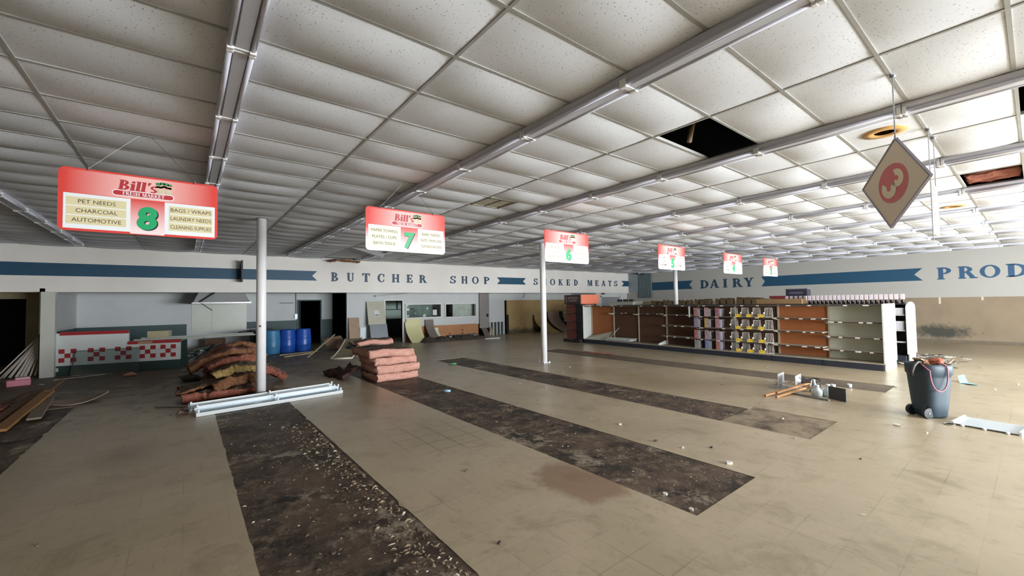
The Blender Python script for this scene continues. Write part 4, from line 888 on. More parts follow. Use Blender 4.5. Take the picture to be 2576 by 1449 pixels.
# branded end-cap rack at the far end of the run
RB, RK = M('rack_red', '7d4038', .6, 0, .25, 3, '5f2f2b'), M('rack_black', '211f23', .5, 0, .2, 4); RH = M('rack_header_orange', 'd27658', .5, 0, .1, 3)
r = thing('display_rack', 'dark red and black drink rack with orange header at the far shelving end', 'display rack', (13.32, 12.14, 0), GR)
obj('base', MB().box(-.12, 1.0, .0, .98, 0, .14), RK, r, local=True); obj('back_panel', MB().box(.05, .08, .34, .93, .14, 1.66), RB, r, local=True)
obj('side_frame', MB().box(.05, 1.0, .02, .05, .14, 1.66), RK, r, local=True); obj('dark_panel', MB().box(.045, .08, .03, .34, .14, 1.66), RK, r, local=True); obj('upper_side', MB().box(.3, .85, .0, .02, 1.55, 1.72), RB, r, local=True)
for z in (.15, .55, .92, 1.29, 1.60):
    s = obj('shelf', MB().box(-.14, .06, .03, .99, z - .015, z), RK, r, local=True)
    for q in range(3): obj('price_strip', MB().box(-.146, -.14, .34 + q * .21, .34 + q * .21 + .15, z - .014, z + .004), M('strip_grey', '8f8a8c', .5), s, local=True)
obj('header_front', MB().box(-.03, .02, .0, .97, 1.66, 2.06), M('header_dark', '3f2a2c', .5, 0, .3, 6, '5a3538'), r, local=True)
obj('header_side', MB().box(.02, 1.12, -.02, .0, 1.66, 2.06), RH, r, local=True)
hb = MB(); mph = lambda u, v, t=0: (-.033, .78 - u, v)
word(hb, 'REFRESH', .36, 1.86, .12, mph, wmax=.62); obj('header_lettering', hb, M('header_cream', 'c9b7ac', .5), r, local=True)
hb = MB(); 
for q in range(9): hb.add([mph(.1 + q * .055, 1.78), mph(.14 + q * .055, 1.78), mph(.14 + q * .055, 1.82), mph(.1 + q * .055, 1.82)], [(0, 1, 2, 3)])
obj('header_small_print', hb, M('header_cream', 'c9b7ac', .5), r, local=True)
obj('header_emblem', MB().box(-.034, -.03, .80, .9, 1.72, 2.0), M('emblem_tan', '8d6f66', .5, 0, .4, 20), r, local=True)
# ================================================================ rubbish bin and floor things on the right
BINM = M('bin_plastic', '283844', .55, 0, .25, 3, '22303a')
def sup(r, p, n): 
    out = []
    for k in range(n):
        a = 2 * pi * k / n; c, s = cos(a), sin(a); q = (abs(c) ** p + abs(s) ** p) ** (-1 / p); out.append((r * q * c, r * q * s))
    return out
def superlathe(mb, prof, n=40, p=3.2):
    vs = []; fs = []
    for r_, z in prof: vs += [(x, y, z) for x, y in sup(r_, p, n)]
    for i in range(len(prof) - 1):
        for k in range(n): fs.append((i * n + k, i * n + (k + 1) % n, (i + 1) * n + (k + 1) % n, (i + 1) * n + k))
    fs.append(tuple(range(n))[::-1]); return mb.add(vs, fs)
r = thing('rubbish_bin', 'dark grey wheeled rubbish bin overflowing with scraps', 'bin', (8.66, 1.04, 0), -YAW)
obj('body', superlathe(MB(), [(.145, .012), (.158, .03), (.178, .22), (.205, .58), (.209, .615), (.222, .63), (.227, .73), (.222, .775), (.212, .78), (.200, .77), (.192, .62)]), BINM, r, smooth=True, local=True)
obj('inner_floor', superlathe(MB(), [(.185, .62), (.19, .63)]), M('bin_inside', '15191c', .8), r, local=True)
for sx in (-1, 1): obj('wheel', MB().tube([(-.155, sx * .12 - .025, .075), (-.155, sx * .12 + .025, .075)], .075, 20), M('wheel_black', '181b1e', .5), r, smooth=False, local=True)
obj('axle_cover', MB().box(-.175, -.09, -.10, .10, .09, .20), BINM, r, local=True, bevel=.02)
obj('hub', MB().tube([(-.155, -.150, .075), (-.155, -.144, .075)], .011, 12), STEEL, r, local=True)
bx, by = 8.66, 1.04
rg = random.Random(9)
def spot(a, b, z): # a along the viewer's right, b away from the viewer
    return (bx + rt0.x * a + sin(YAW) * b, by + rt0.y * a + cos(YAW) * b, z)
sc_ = MB()
for i in range(46):
    a, b = rg.uniform(-.15, .14), rg.uniform(-.15, .15); d = rg.uniform(0, pi); l = rg.uniform(.04, .11)
    p = Vector(spot(a, b, .69 + rg.random() * .12)); q = p + Vector((cos(d) * l, sin(d) * l, rg.uniform(-.03, .05))); sc_.beam(p, q, rg.uniform(.02, .06), rg.uniform(.006, .03))
tag(obj('scraps', sc_, M('scrap_brown', '8a6248', .85, 0, .8, 9, '5a3c2c')), 'brown scraps heaped in the dark bin', 'scraps', None, 'stuff')
tag(obj('orange_wad', batt([(bx - .02, .765), (bx + .08, .80), (bx + .18, .785)], by - .16, by + .02, .045, 3, 10, 4), [M('wad_orange', 'a3573a', .8, 0, .6, 14, '6f3324')] * 2, None, smooth=True), 'rust-orange wad lying on top of the bin rim', 'scrap')
tag(obj('wood_stick', MB().beam(spot(.17, -.08, .74), spot(.27, -.10, .84), .03, .012), M('wood_pale', 'c9b093', .7, 0, .3, 12)), 'pale stick poking out at the bin right rim', 'stick')
tag(obj('board_scrap', MB().beam(spot(-.26, -.1, .86), spot(-.03, .02, .80), .10, .015), M('board_tan', '8f7a5c', .8, 0, .4, 8)), 'tan board scrap lying over the bin left rim', 'board')
tag(obj('black_hose', MB().tube([spot(-.15, -.06, .80), spot(-.24, -.08, .81), spot(-.30, -.09, .76), spot(-.335, -.09, .68), spot(-.33, -.09, .61)], [.022, .028, .030, .028, .02], 10), M('hose_black', '26221f', .5, 0, .2), None, smooth=True), 'black curved hose end hooked over the bin left side', 'hose')
cp = [spot(-.215, -.10, .80), spot(-.222, -.16, .76)]
for k in range(21):
    t = k / 20; cp.append(spot(-.085 + .128 * cos(pi + pi * t), -.238 - .012 * sin(pi * t), .70 - .30 * sin(pi * t) ** .75 + .02 * t))
cp += [spot(.03, -.238, .77), spot(.0, -.20, .80), spot(-.05, -.16, .805)]
tag(obj('pink_rope', MB().tube(cp, .009, 7), M('cord_pink', '9c5a66', .6, 0, .2, 20), None, smooth=True), 'pink cord looped down the front of the dark bin', 'cord')
r = thing('plastic_shelf', 'pale translucent shelf tray lying on the floor right of the bin', 'tray', (8.55, .45, 0), radians(-8))
TRY = M('tray_pale', 'b9c1c6', .25, 0, .15, 6, '9aa3a8'); EDG = M('tray_edge', 'eef1f2', .3)
obj('sheet', MB().box(-.28, .28, -.30, .30, .012, .022), TRY, r, local=True)
for y in (-.30, .30): obj('raised_lip', MB().box(-.28, .28, y - .012, y + .012, .0, .045), EDG, r, local=True)
for i in range(3): obj('peg', MB().lathe([(.018, 0), (.02, .02), (.001, .03)], 10, (-.30, -.2 + .2 * i, 0)), EDG, r, smooth=True, local=True)
tag(obj('plastic_shelf', MB().beam((8.30, .10, .012), (8.75, -.02, .012), .03, .024), EDG), 'white tray edge cut off at the right photo border', 'tray')
tag(obj('clear_lid', MB().lathe([(.055, .004), (.06, .006), (.06, .01), (.05, .012), (.045, .008), (.055, .004)], 24, (8.27, .81, 0)), M('lid_clear', 'b5ad9a', .2, 0, .1), None, smooth=True), 'clear round lid on the floor between bin and tray', 'lid')
CY = M('paper_cyan', '7fc4da', .6, 0, .3, 14, 'a8dbe8')
tag(obj('paper_scrap', MB().add([(12.62, 1.08, .10), (12.78, 1.0, .12), (12.45, .93, .004), (12.3, 1.03, .004), (12.1, .82, .03), (12.3, .78, .004)], [(0, 1, 2, 3), (3, 2, 5, 4)]).add([(12.62, 1.08, .098), (12.78, 1.0, .118), (12.45, .93, .002), (12.3, 1.03, .002), (12.1, .82, .028), (12.3, .78, .002)], [(3, 2, 1, 0), (4, 5, 2, 3)]), CY), 'crumpled light blue paper on the floor behind the bin', 'paper')
# pile by the third bare run
WOODO = M('wood_orange', 'b98a5c', .7, 0, .5, 7, '8a5c38')
LG = M('painted_steel_grey', 'b3b3b6', .35, .2, .15, 8)
r = thing('shelf_bracket_channel', 'pale grey metal channel standing in the floor debris pile', 'channel', (9.35, 3.08, 0), radians(4))
obj('channel', MB().box(-.20, .20, -.15, -.14, .0, .28).box(-.20, .20, .14, .15, .0, .28).box(-.20, .20, -.15, .15, .0, .012), LG, r, local=True)
r = thing('metal_bracket', 'grey splayed metal bracket beside the standing channel', 'bracket', (9.22, 3.22, 0), radians(-50))
for a, b in (((-.22, 0, .17), (0, 0, .09)), ((.22, .0, .13), (0, 0, .09)), ((-.18, .02, .01), (0, 0, .09)), ((.16, -.03, .01), (0, 0, .09))): obj('arm', MB().beam(a, b, .05, .012), LG, r, local=True)
for i, (a, b, l) in enumerate([((8.24, 3.11, .02), (9.75, 2.82, .10), 'longest orange wood stick across the debris pile'), ((8.30, 2.95, .015), (9.5, 2.72, .09), 'orange wood stick lowest in the debris pile'), ((8.52, 3.02, .045), (9.62, 2.78, .13), 'pale-edged wood stick topmost on the debris pile')]):
    tag(obj('wood_stick', MB().beam(a, b, .04, .03), WOODO), l, 'stick', 'wood sticks on the debris pile')
tag(obj('metal_strip', MB().beam((8.86, 2.95, .02), (8.68, 2.27, .015), .05, .025), M('strip_dull', '8f9190', .4, .5, .2)), 'dull metal strip in front of the bottles in the pile', 'strip')
r = thing('dark_plate', 'charcoal square plate standing at the right of the debris pile', 'plate', (8.85, 2.18, 0), 0)
obj('plate', MB().beam((8.90, 2.33, .11), (8.79, 2.06, .11), .012, .22), M('plate_charcoal', '45464c', .6, 0, .15, 6), r); obj('support', MB().beam((9.0, 2.25, .01), (8.87, 2.2, .12), .02, .01), LG, r)
BOT = M('bottle_clear', 'c5d0d3', .12, .1, .25, 10, '8fa0a6')
for i, (x, y, h, l) in enumerate([(8.97, 2.52, .17, 'clear round jug left of two in the debris pile'), (9.05, 2.38, .19, 'clear wide jug next to the charcoal plate')]):
    r = thing('jug', l, 'jug', (x, y, 0), 0, 'clear jugs'); obj('body', MB().lathe([(.06, 0), (.085, .01), (.09, h * .6), (.04, h * .82), (.035, h), (.001, h)], 18), BOT, r, smooth=True, local=True); obj('cap', MB().lathe([(.036, h), (.036, h + .03), (.001, h + .03)], 12), M('cap_white', 'dfe3e4', .4), r, smooth=True, local=True)
tag(obj('steel_fitting', MB().lathe([(.05, 0), (.07, .02), (.05, .14), (.03, .2), (.035, .24), (.001, .25)], 16, (9.28, 2.66, 0)), M('chrome_bright', 'c4cacc', .15, .9, .1), None, smooth=True), 'shiny metal fitting behind the clear jugs', 'fitting')
tag(obj('cable_coil', MB().tube([(9.5 + .16 * cos(t * .45), 2.75 + .13 * sin(t * .45), .02 + .006 * t + .02 * sin(t)) for t in range(34)], .012, 6), M('cable_black', '1f1f20', .5), None, smooth=True), 'black cable coil at the back of the debris pile', 'cable')
tag(obj('dark_block', MB().box(9.75, 10.15, 2.86, 3.1, 0, .09), M('block_black', '232020', .7, 0, .3)), 'flat black block behind the wood sticks', 'block')
for i, (x, y) in enumerate([(10.05, 2.55), (10.3, 2.35)]): tag(obj('white_cup', MB().lathe([(.03, 0), (.04, .06), (.036, .06), (.028, .004)], 12, (x, y, 0)), M('cap_white', 'dfe3e4', .4)), 'small white cup behind the debris pile, %s' % ('left' if i == 0 else 'right'), 'cup', 'white cups')
# chips and scraps one by one
CHIP = M('chip_white', 'd6d2c8', .8, 0, .3, 20, 'a39a88'); CHIPD = M('chip_dark', '4a3f35', .8, 0, .3, 20)
CH = [(4.92, 3.78, .05, 0, 'between the second and third bare strips, left'), (4.67, 3.04, .06, 1, 'left of the row near the second strip end'), (4.70, 2.70, .04, 0, 'right after the dark chip near the second strip'), (4.96, 2.48, .05, 1, 'nearest the third strip end'), (4.64, 2.13, .09, 0, 'largest, by the second strip corner'), (7.69, 1.25, .09, 0, 'left of the bin foot'), (3.47, 2.18, .05, 0, 'on the second strip near its end'), (3.38, 1.88, .06, 0, 'at the near corner of the second strip'), (5.82, 1.26, .03, 1, 'alone on the right-hand tiles'), (1.84, 2.53, .035, 1, 'alone right of the nearest strip'), (6.94, 2.39, .03, 0, 'on the worn end of the third strip'), (11.9, .55, .05, 0, 'behind the tray, left'), (12.9, .3, .05, 0, 'behind the tray, right'), (.85, 3.2, .05, 1, 'reddish, on the nearest strip'), (7.55, .95, .03, 0, 'beside the bin foot chip'), (13.5, 1.6, .06, 0, 'in front of the near end panel')]
for i, (x, y, s, k, w) in enumerate(CH):
    rg = random.Random(i); c = MB(); n = 6; s *= .6; pts = [(s * rg.uniform(.5, 1) * cos(2 * pi * q / n), s * rg.uniform(.4, .9) * sin(2 * pi * q / n)) for q in range(n)]
    c.prism(pts, 0, .010 + s * .15, lambda u, v, t: (x + u, y + v, t - (.004 if strip_at(x, y) else 0)))
    tag(obj('plaster_chip', c, CHIPD if k else CHIP), '%s chip on the floor, %s' % ('dark' if k else 'white', w), 'chip', 'chips on the floor')
BLUEC = M('can_blue', '8fb4cc', .3, .3, .3, 20, 'd8dcdc')
tag(obj('crushed_can', MB().tube([(4.06, 7.42, .03), (4.11, 7.38, .032), (4.18, 7.33, .03)], [.022, .03, .022], 10), BLUEC, None, smooth=True), 'blue and white crushed can right of the insulation stack strip', 'can')
tag(obj('green_bottle', MB().tube([(6.0, 10.6, .028), (6.16, 10.54, .028), (6.22, 10.52, .028)], [.028, .028, .012], 10), M('bottle_green', '4f8f62', .3, 0, .2), None, smooth=True), 'small green bottle at the far end of the third strip', 'bottle')
rt_ = MB(); 
for i in range(8): y = 8.7 + i * .16; rt_.box(10.98 + .05 * sin(i * 2.1), 11.14 + .05 * sin(i * 2.1 + .5), y, y + .17, .0, .004)
tag(obj('red_tape', rt_, M('tape_red', 'b5473f', .6, 0, .6, 5, '7a3a33')), 'streak of red tape on the floor in front of the shelving', 'tape')
gr = MB(); rg = random.Random(21)
for i in range(3600):
    k = rg.choices([1, 2, 3, 5], [5, 4, 3, 1.5])[0]; a, b, c, d, _ = STRIPS[k]; c = max(c, .2)
    x = rg.uniform(a + .03, b - .03); y = c + (d - c) * rg.random() ** 1.3
    if k == 1 and rg.random() < .45: x = b - .05 - .35 * rg.random() ** 2; y = rg.uniform(2.2, 7.0); k = 9
    s = rg.uniform(.0022, .0075) * (1.35 if k == 1 else 2.3 if k == 9 else 1); an = rg.uniform(0, pi); l = s * rg.uniform(1, 2)
    ux, uy = cos(an) * l, sin(an) * l; vx, vy = -sin(an) * s * .6, cos(an) * s * .6; z = -.004; h = s * rg.uniform(.3, 1.1)
    gr.add([(x - ux - vx, y - uy - vy, z), (x + ux - vx, y + uy - vy, z), (x + ux + vx, y + uy + vy, z), (x - ux + vx, y - uy + vy, z), (x + vx * .2, y + uy * .2, z + h), (x + ux * .3, y, z + h * .8)],
           [(0, 1, 5, 4), (1, 2, 5), (2, 3, 4, 5), (3, 0, 4)], rg.choices([0, 1, 2], [4, 5, 1] if k == 9 else [5, 3, 1])[0])
tag(obj('grit', gr, [M('grit_brown', '5a4a3a', .9, 0, .4, 40), M('grit_tan', '8d7d66', .9, 0, .4, 40), M('grit_pale', 'b9b0a0', .9)]), 'loose grit and crumbs scattered along the bare floor strips', 'grit', None, 'stuff')
# ================================================================ insulation
for i, (x, y, z, w, dpt, T, lab) in enumerate([(3.43, 9.36, 0.0, 1.00, 1.15, .175, 'lowest pink batt of the neat insulation stack'), (3.46, 9.38, .175, 1.01, 1.15, .195, 'second pink batt up in the neat insulation stack'), (3.41, 9.40, .372, 1.02, 1.15, .185, 'third pink batt up in the neat insulation stack'), (3.28, 9.36, .558, 1.08, 1.22, .175, 'topmost pink batt of the neat insulation stack, brown dusty top')]):
    pth = [(x + w * q / 6, z + .006 * sin(q * 1.3 + i) + (.02 * sin(q * .9) if i == 3 else 0)) for q in range(7)]
    tag(obj('insulation_batt', batt(pth, y, y + dpt, T - .006, 20 + i, 60, 14, .024), [PINK, FACE], None, smooth=True), lab, 'insulation', 'stacked insulation batts')
tag(obj('insulation_batt', batt([(3.30, .765), (3.6, .80), (3.9, .79), (4.15, .80)], 10.15, 10.55, .12, 31, 20, 6, .035), [PINK, FACE], None, smooth=True), 'short batt lying across the back of the stack top', 'insulation')
for i, (a, b, yy, l) in enumerate([([(2.95, .0), (3.12, .12), (3.3, .20)], .09, 10.2, 'dark crumpled batt piece against the left of the stack'), ([(2.85, .01), (3.0, .05), (3.15, .04)], .1, 10.9, 'dark batt scrap on the floor left of the stack')]):
    tag(obj('insulation_scrap', batt(a, yy, yy + .6, b, 40 + i, 14, 7, .07), [M('fibre_dark', '4a342c', .95, 0, .6, 8, '32241f')] * 2, None, smooth=True), l, 'insulation')
PILE = [([(-.02, .02), (.3, .05), (.75, .07), (1.1, .07)], 9.72, 10.4, .13, PILEP, 'lowest pink batt at the front of the collapsed insulation pile'),
        ([(-.12, .14), (.2, .20), (.52, .30), (.80, .34)], 9.95, 10.6, .05, PILET, 'thin curling sheet at the front left of the pile'),
        ([(.50, .17), (.8, .25), (1.0, .28), (1.25, .22)], 9.72, 10.4, .17, PILET, 'tan batt below the yellow one'),
        ([(.48, .37), (.75, .45), (1.0, .48), (1.25, .42)], 9.95, 10.7, .15, YELF, 'yellow batt in the middle of the insulation pile'),
        ([(.38, .42), (.70, .58), (1.0, .62), (1.3, .52)], 10.5, 11.2, .14, PILEP, 'pink batt under the arched top one'),
        ([(.10, .42), (.40, .57), (.80, .72), (1.15, .72), (1.42, .56)], 10.9, 11.7, .14, PILET, 'large arched batt on top of the insulation pile'),
        ([(.30, .56), (.7, .80), (1.05, .88), (1.35, .78)], 11.6, 12.2, .08, PILET, 'brown ridged batt at the back of the insulation pile'),
        ([(1.30, .34), (1.55, .22), (1.80, .05)], 10.9, 11.6, .15, PILEP, 'pink batt sloping down right of the pole')]
for i, (pth, ya, yb, T, mt, lab) in enumerate(PILE):
    tag(obj('insulation_batt', batt(pth, ya, yb, T, 60 + i, 64, 14, .05), [mt, FACEP if i > 3 else FACE], None, smooth=True), lab, 'insulation', 'collapsed insulation batts')
cr = batt([(.35, 0), (.8, .0), (1.2, 0)], 10.7, 11.9, .34, 90, 20, 9, .06); tag(obj('insulation_batt', cr, [M('filler_core', '6b4438', .95, 0, .6, 6, '4a3028')] * 2, None, smooth=True), 'dark hidden filler at the core of the insulation pile', 'insulation')  # hidden filler shape inside the pile, not a batt of its own
# ================================================================ light fixtures lying on the floor
FX = M('fixture_white', 'dde2e4', .3, .1, .08, 4); FXB = M('fixture_reflector', 'bccad6', .22, .45, .15, 2, 'a3a59f')
def floor_fixture(lab, p, q, z, roll):
    d = Vector((q[0] - p[0], q[1] - p[1], 0)); L = d.length; r = thing('fallen_light_fixture', lab, 'light', (p[0], p[1], z), math.atan2(d.y, d.x), 'fixtures on the floor'); r.rotation_euler = (roll, 0, math.atan2(d.y, d.x))
    obj('tray', MB().box(0, L, -.10, .10, 0, .014), FXB, r, local=True)
    for sy in (-1, 1): obj('side_rail', MB().box(0, L, sy * .10 - (.02 if sy < 0 else .0), sy * .10 + (.02 if sy > 0 else .0), 0, .065), FX, r, local=True, bevel=.006)
    for x in (.02, L / 2, L - .05):
        for sy in (-1, 1): obj('lamp_socket', MB().box(x, x + .03, sy * .07 - .015, sy * .07 + .015, .05, .11), FX, r, local=True, bevel=.005)
    obj('spine', MB().box(.05, L - .05, -.03, .03, .0141, .026), FXB, r, local=True)
floor_fixture('white fluorescent fixture on the floor, front one of two crossing the strip', (.14, 8.62), (2.50, 8.86), .045, .36)
floor_fixture('white fluorescent fixture behind the front one, against the pole foot', (.06, 8.88), (2.46, 9.18), .06, .30)
tag(obj('metal_rod', MB().tube([(-.41, 9.85, .02), (.02, 9.50, .02)], .018, 8), STEEL), 'grey metal rod left of the fallen fixtures', 'rod')
tag(obj('thin_trim', MB().beam((1.55, 10.42, .012), (2.10, 9.75, .012), .03, .02), FX), 'thin white trim on the floor right of the pole', 'trim')
tag(obj('wire_bundle', MB().tube([(.05 - .15 * abs(sin(t * .9)), 8.9 + .14 * cos(t * 1.7), .02 + .05 * abs(sin(t * 1.3))) for t in range(14)], .012, 6), M('wire_brown', '54382f', .6, 0, .6, 30, 'b0a59a'), None, smooth=True), 'tangle of brown wires at the left fixture ends', 'wires')
# ================================================================ deli counter, barrels, hood
CW = M('counter_white', 'cfd4d4', .35, 0, .1, 3); CR = M('counter_red', 'a02a30', .4, 0, .15, 6); CG = M('counter_green', '24403c', .5, 0, .2, 4)
ang = math.atan2(15.80 - 16.42, -.11 + 2.79); r = thing('deli_counter', 'stepped white service counter with red checks and green base', 'counter', (-2.79, 16.42, 0), ang)
Lc = math.hypot(2.68, .62); s1_ = 1.56
obj('front_panel', MB().box(0, s1_, 0, .10, .26, 1.14).box(s1_, Lc, 0, .10, .26, .80), CW, r, local=True)
obj('base', MB().box(.0, Lc, .012, .9, 0, .26), CG, r, local=True)
obj('left_side', MB().box(-.11, -.002, .08, .9, 0, 1.15), CG, r, local=True)
obj('rear_body', MB().box(.02, Lc - .02, .101, .85, .26, .78), CG, r, local=True)
obj('red_band', MB().box(.14, s1_, -.012, .11, 1.08, 1.17).box(s1_ - .01, Lc, -.012, .11, .76, .845), CR, r, local=True)
obj('worktop', MB().box(s1_, Lc, .12, .88, .80, .835), M('worktop_pale', 'aeb0a8', .4, 0, .2), r, local=True)
obj('upper_shelf', MB().box(0, s1_, .12, .4, 1.12, 1.16), CG, r, local=True)
t = .12
for cx in (.30, .89, 1.46, 2.0, 2.47):
    ck = MB()
    for ix, iz in ((0, 0), (2, 0), (1, 1), (0, 2), (2, 2)): ck.box(cx + (ix - 1.5) * t, cx + (ix - .5) * t, -.003, 0, .35 + iz * t, .35 + (iz + 1) * t)
    obj('red_check', ck, CR, r, local=True)
obj('torn_label', MB().box(s1_ + .22, s1_ + .55, -.016, -.012, .77, .83), M('label_tan', '9c7a5a', .7, 0, .6, 20, 'c9b8a0'), r, local=True)
obj('outlet', MB().box(.02, .12, .0, .012, .11, .21), M('outlet_white', 'c5c8c2', .5), r, local=True)
gl = thin_glass('smoky_glass', (.84, .87, .87), .05)
u = Vector((cos(ang), sin(ang), 0)); nrm = Vector((sin(ang), -cos(ang), 0)); o0 = Vector((-2.79, 16.42, 0))
def cpt(a, b, z): p = o0 + u * a + nrm * b; return (p.x, p.y, z)
r = thing('glass_sheet', 'smoky glass sheet leaning against the counter front', 'glass', cpt(1.1, .2, 0), 0)
g_ = MB(); q = [cpt(.46, .20, .0), cpt(1.86, .20, .0), cpt(1.86, .03, .66), cpt(.46, .03, .64)]; g_.add(q + [tuple(Vector(p) + nrm * .008) for p in q], [(0, 1, 2, 3), (7, 6, 5, 4), (0, 4, 5, 1), (1, 5, 6, 2), (2, 6, 7, 3), (3, 7, 4, 0)]); obj('sheet', g_, gl, r)
obj('edge_strip', MB().beam(cpt(.46, .04, .645), cpt(1.86, .04, .665), .02, .014), M('edge_dark', '3c4543', .5), r); obj('side_strip', MB().beam(cpt(.46, .21, 0), cpt(.46, .04, .645), .02, .02), M('edge_dark', '3c4543', .5), r)
tag(obj('tan_box', MB().beam(cpt(1.9, -.45, .975), cpt(2.4, -.45, .975), .3, .26), M('box_tan', 'a8a184', .7, 0, .2)), 'tan carton standing on the counter worktop', 'box')
for i, (a, b, z, l, lab) in enumerate([(1.62, -.22, .86, 3.0, 'long white pipe lying lowest along the counter top'), (1.75, -.34, .90, 2.8, 'second white pipe along the counter top'), (2.3, -.55, .875, 2.0, 'grey pipe at the back of the counter top')]):
    tag(obj('pipe', MB().tube([cpt(a, b, z), cpt(a + l, b - .12, z + .02)], .025, 10), M('pipe_pale', 'b9bdb6', .4, .1, .1) if i < 2 else M('pipe_dark', '4a504e', .5)), lab, 'pipe', 'pipes on the counter')
HD = M('hood_steel', 'c9cacc', .3, .45, .2, 2, 'a2a4a8')
r = thing('extractor_hood', 'stainless steel extractor hood hanging above the pale splash panel', 'hood', (1.1, 19.5, 1.94), 0)
obj('canopy', MB().add([(.38, 19.0, 2.33), (1.80, 19.0, 2.33), (1.80, 20.4, 2.33), (.38, 20.4, 2.33), (.22, 18.8, 1.96), (1.96, 18.8, 1.96), (1.96, 20.5, 1.96), (.22, 20.5, 1.96)], [(0, 1, 2, 3), (0, 4, 5, 1), (1, 5, 6, 2), (2, 6, 7, 3), (3, 7, 4, 0)]), HD, r)
obj('drip_edge', MB().box(.18, 2.0, 18.76, 18.80, 1.92, 1.965).box(.18, .22, 18.8, 20.5, 1.92, 1.965).box(1.96, 2.0, 18.8, 20.5, 1.92, 1.965), HD, r)
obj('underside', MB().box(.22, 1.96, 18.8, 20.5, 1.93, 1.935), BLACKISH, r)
obj('stay_bar', MB().beam((.40, 18.78, 1.98), (.86, 18.85, 2.33), .05, .04), BLACKISH, r)
tag(obj('dangling_rod', MB().tube([(.45, 18.75, 1.93), (.78, 18.75, 1.66)], .015, 6), M('pipe_dark', '4a504e', .5)), 'thin rod dangling below the extractor hood', 'rod')
BB = [M('barrel_blue', '1d4ea8', .35, 0, .15, 3), M('barrel_blue_light', '3f7fae', .4, 0, .2, 3)]
for i, (x, y, m_, lab) in enumerate([(2.52, 17.62, 1, 'pale blue plastic barrel half hidden by the pole'), (3.06, 17.75, 0, 'dark blue plastic barrel, middle of three'), (3.62, 17.80, 0, 'dark blue plastic barrel, rightmost by the doorway')]):
    r = thing('barrel', lab, 'barrel', (x, y, 0), 0, 'blue plastic barrels')
    obj('drum', MB().lathe([(.24, 0), (.265, .015), (.275, .06), (.285, .28), (.29, .30), (.285, .32), (.292, .45), (.285, .58), (.29, .60), (.284, .62), (.27, .82), (.262, .85), (.262, .885), (.25, .89), (.24, .865), (.001, .865)], 32), BB[m_], r, smooth=True, local=True)
    for s in (-1, 1): obj('bung', MB().lathe([(.035, .865), (.035, .885), (.001, .885)], 12, (s * .14, 0, 0)), BB[m_], r, local=True)
# ================================================================ boards and panels at the back
def sheet(mb, x0, x1, prof, t=.012):
    """curved board: prof = (y,z) line, extruded from x0 to x1"""
    n = len(prof); vs = []
    for dx in (x0, x1):
        for (y, z) in prof: vs += [(dx, y, z), (dx, y + t, z)]
    fs = []
    for i in range(n - 1):
        a, b = 2 * i, 2 * n + 2 * i; fs += [(a, b, b + 2, a + 2), (a + 1, a + 3, b + 3, b + 1), (a, a + 2, a + 3, a + 1), (b, b + 1, b + 3, b + 2)]
    fs += [(0, 1, 2 * n + 1, 2 * n), (2 * n - 2, 4 * n - 2, 4 * n - 1, 2 * n - 1)]
    return mb.add(vs, fs)
def curve(y0, y1, z1, k=10, p=2.2, z0=0.0):
    return [(y0 + (y1 - y0) * (1 - (1 - i / k) ** p), z0 + (z1 - z0) * i / k) for i in range(k + 1)]
tag(obj('leaning_board', sheet(MB(), 5.58, 6.03, [(18.40, 0), (18.58, 1.22)], .02), M('board_brown', 'a58d78', .8, 0, .3, 3)), 'narrow tan board leaning left of the leaning door', 'board')
tag(obj('white_pillar_sheet', MB().box(6.06, 6.32, 18.52, 18.64, 0, .78), M('sheet_pale_blue', 'c9d3da', .4, 0, .2, 2)), 'short pale sheet beside the tan board', 'sheet')
r = thing('leaning_door', 'old cream door with grey metal kick half leaning by the doorway', 'door', (6.8, 18.4, 0), 0)
obj('upper_leaf', sheet(MB(), 6.36, 7.16, [(18.30, .88), (18.56, 1.92)], .04), M('door_cream', 'b9b8a8', .6, 0, .3, 2, 'a09478'), r); obj('metal_sheet', sheet(MB(), 6.40, 7.18, [(18.02, 0.0), (18.20, .6), (18.29, .90)], .03), M('kick_metal', 'a3aab3', .3, .6, .3, 2, '868c94'), r)
obj('paper_notice', sheet(MB(), 6.66, 6.88, [(18.385, 1.25), (18.455, 1.52)], -.004), M('paper', 'd5d8da', .8), r); obj('notice_print', sheet(MB(), 6.69, 6.85, [(18.386, 1.29), (18.396, 1.33)], -.008), M('print_dark', '55585c', .8), r)
YEL = M('panel_yellow', 'd6d19f', .5, 0, .12, 2); GRC = M('panel_grey_brown', '7a706a', .6, 0, .15, 3); CRM = M('panel_cream_edge', 'd6d6b9', .5, 0, .1, 3)
tag(obj('bowed_sheet', sheet(MB(), 8.16, 8.86, curve(17.75, 18.52, .93), .03), YEL), 'front pale yellow bowed panel under the left window', 'panel', 'bowed panels')
tag(obj('bowed_sheet', sheet(MB(), 8.24, 8.98, curve(17.95, 18.57, 1.06), .025), YEL), 'second pale yellow bowed panel behind the front one', 'panel', 'bowed panels')
tag(obj('bowed_sheet', sheet(MB(), 9.22, 9.66, curve(17.75, 18.57, 1.0), .03), GRC), 'grey-brown bowed panel in front of the plywood', 'panel', 'bowed panels')
tag(obj('bowed_sheet', sheet(MB(), 9.62, 9.93, curve(17.9, 18.58, .58), .03), CRM), 'short cream panel beside the grey-brown bowed one', 'panel', 'bowed panels')
CRUD = M('crumpled_dark', '4f463e', .9, 0, .6, 3, '322b25', .3)
ru = MB(); rg = random.Random(17)
nx, ny = 40, 8; vs = []; fs = []
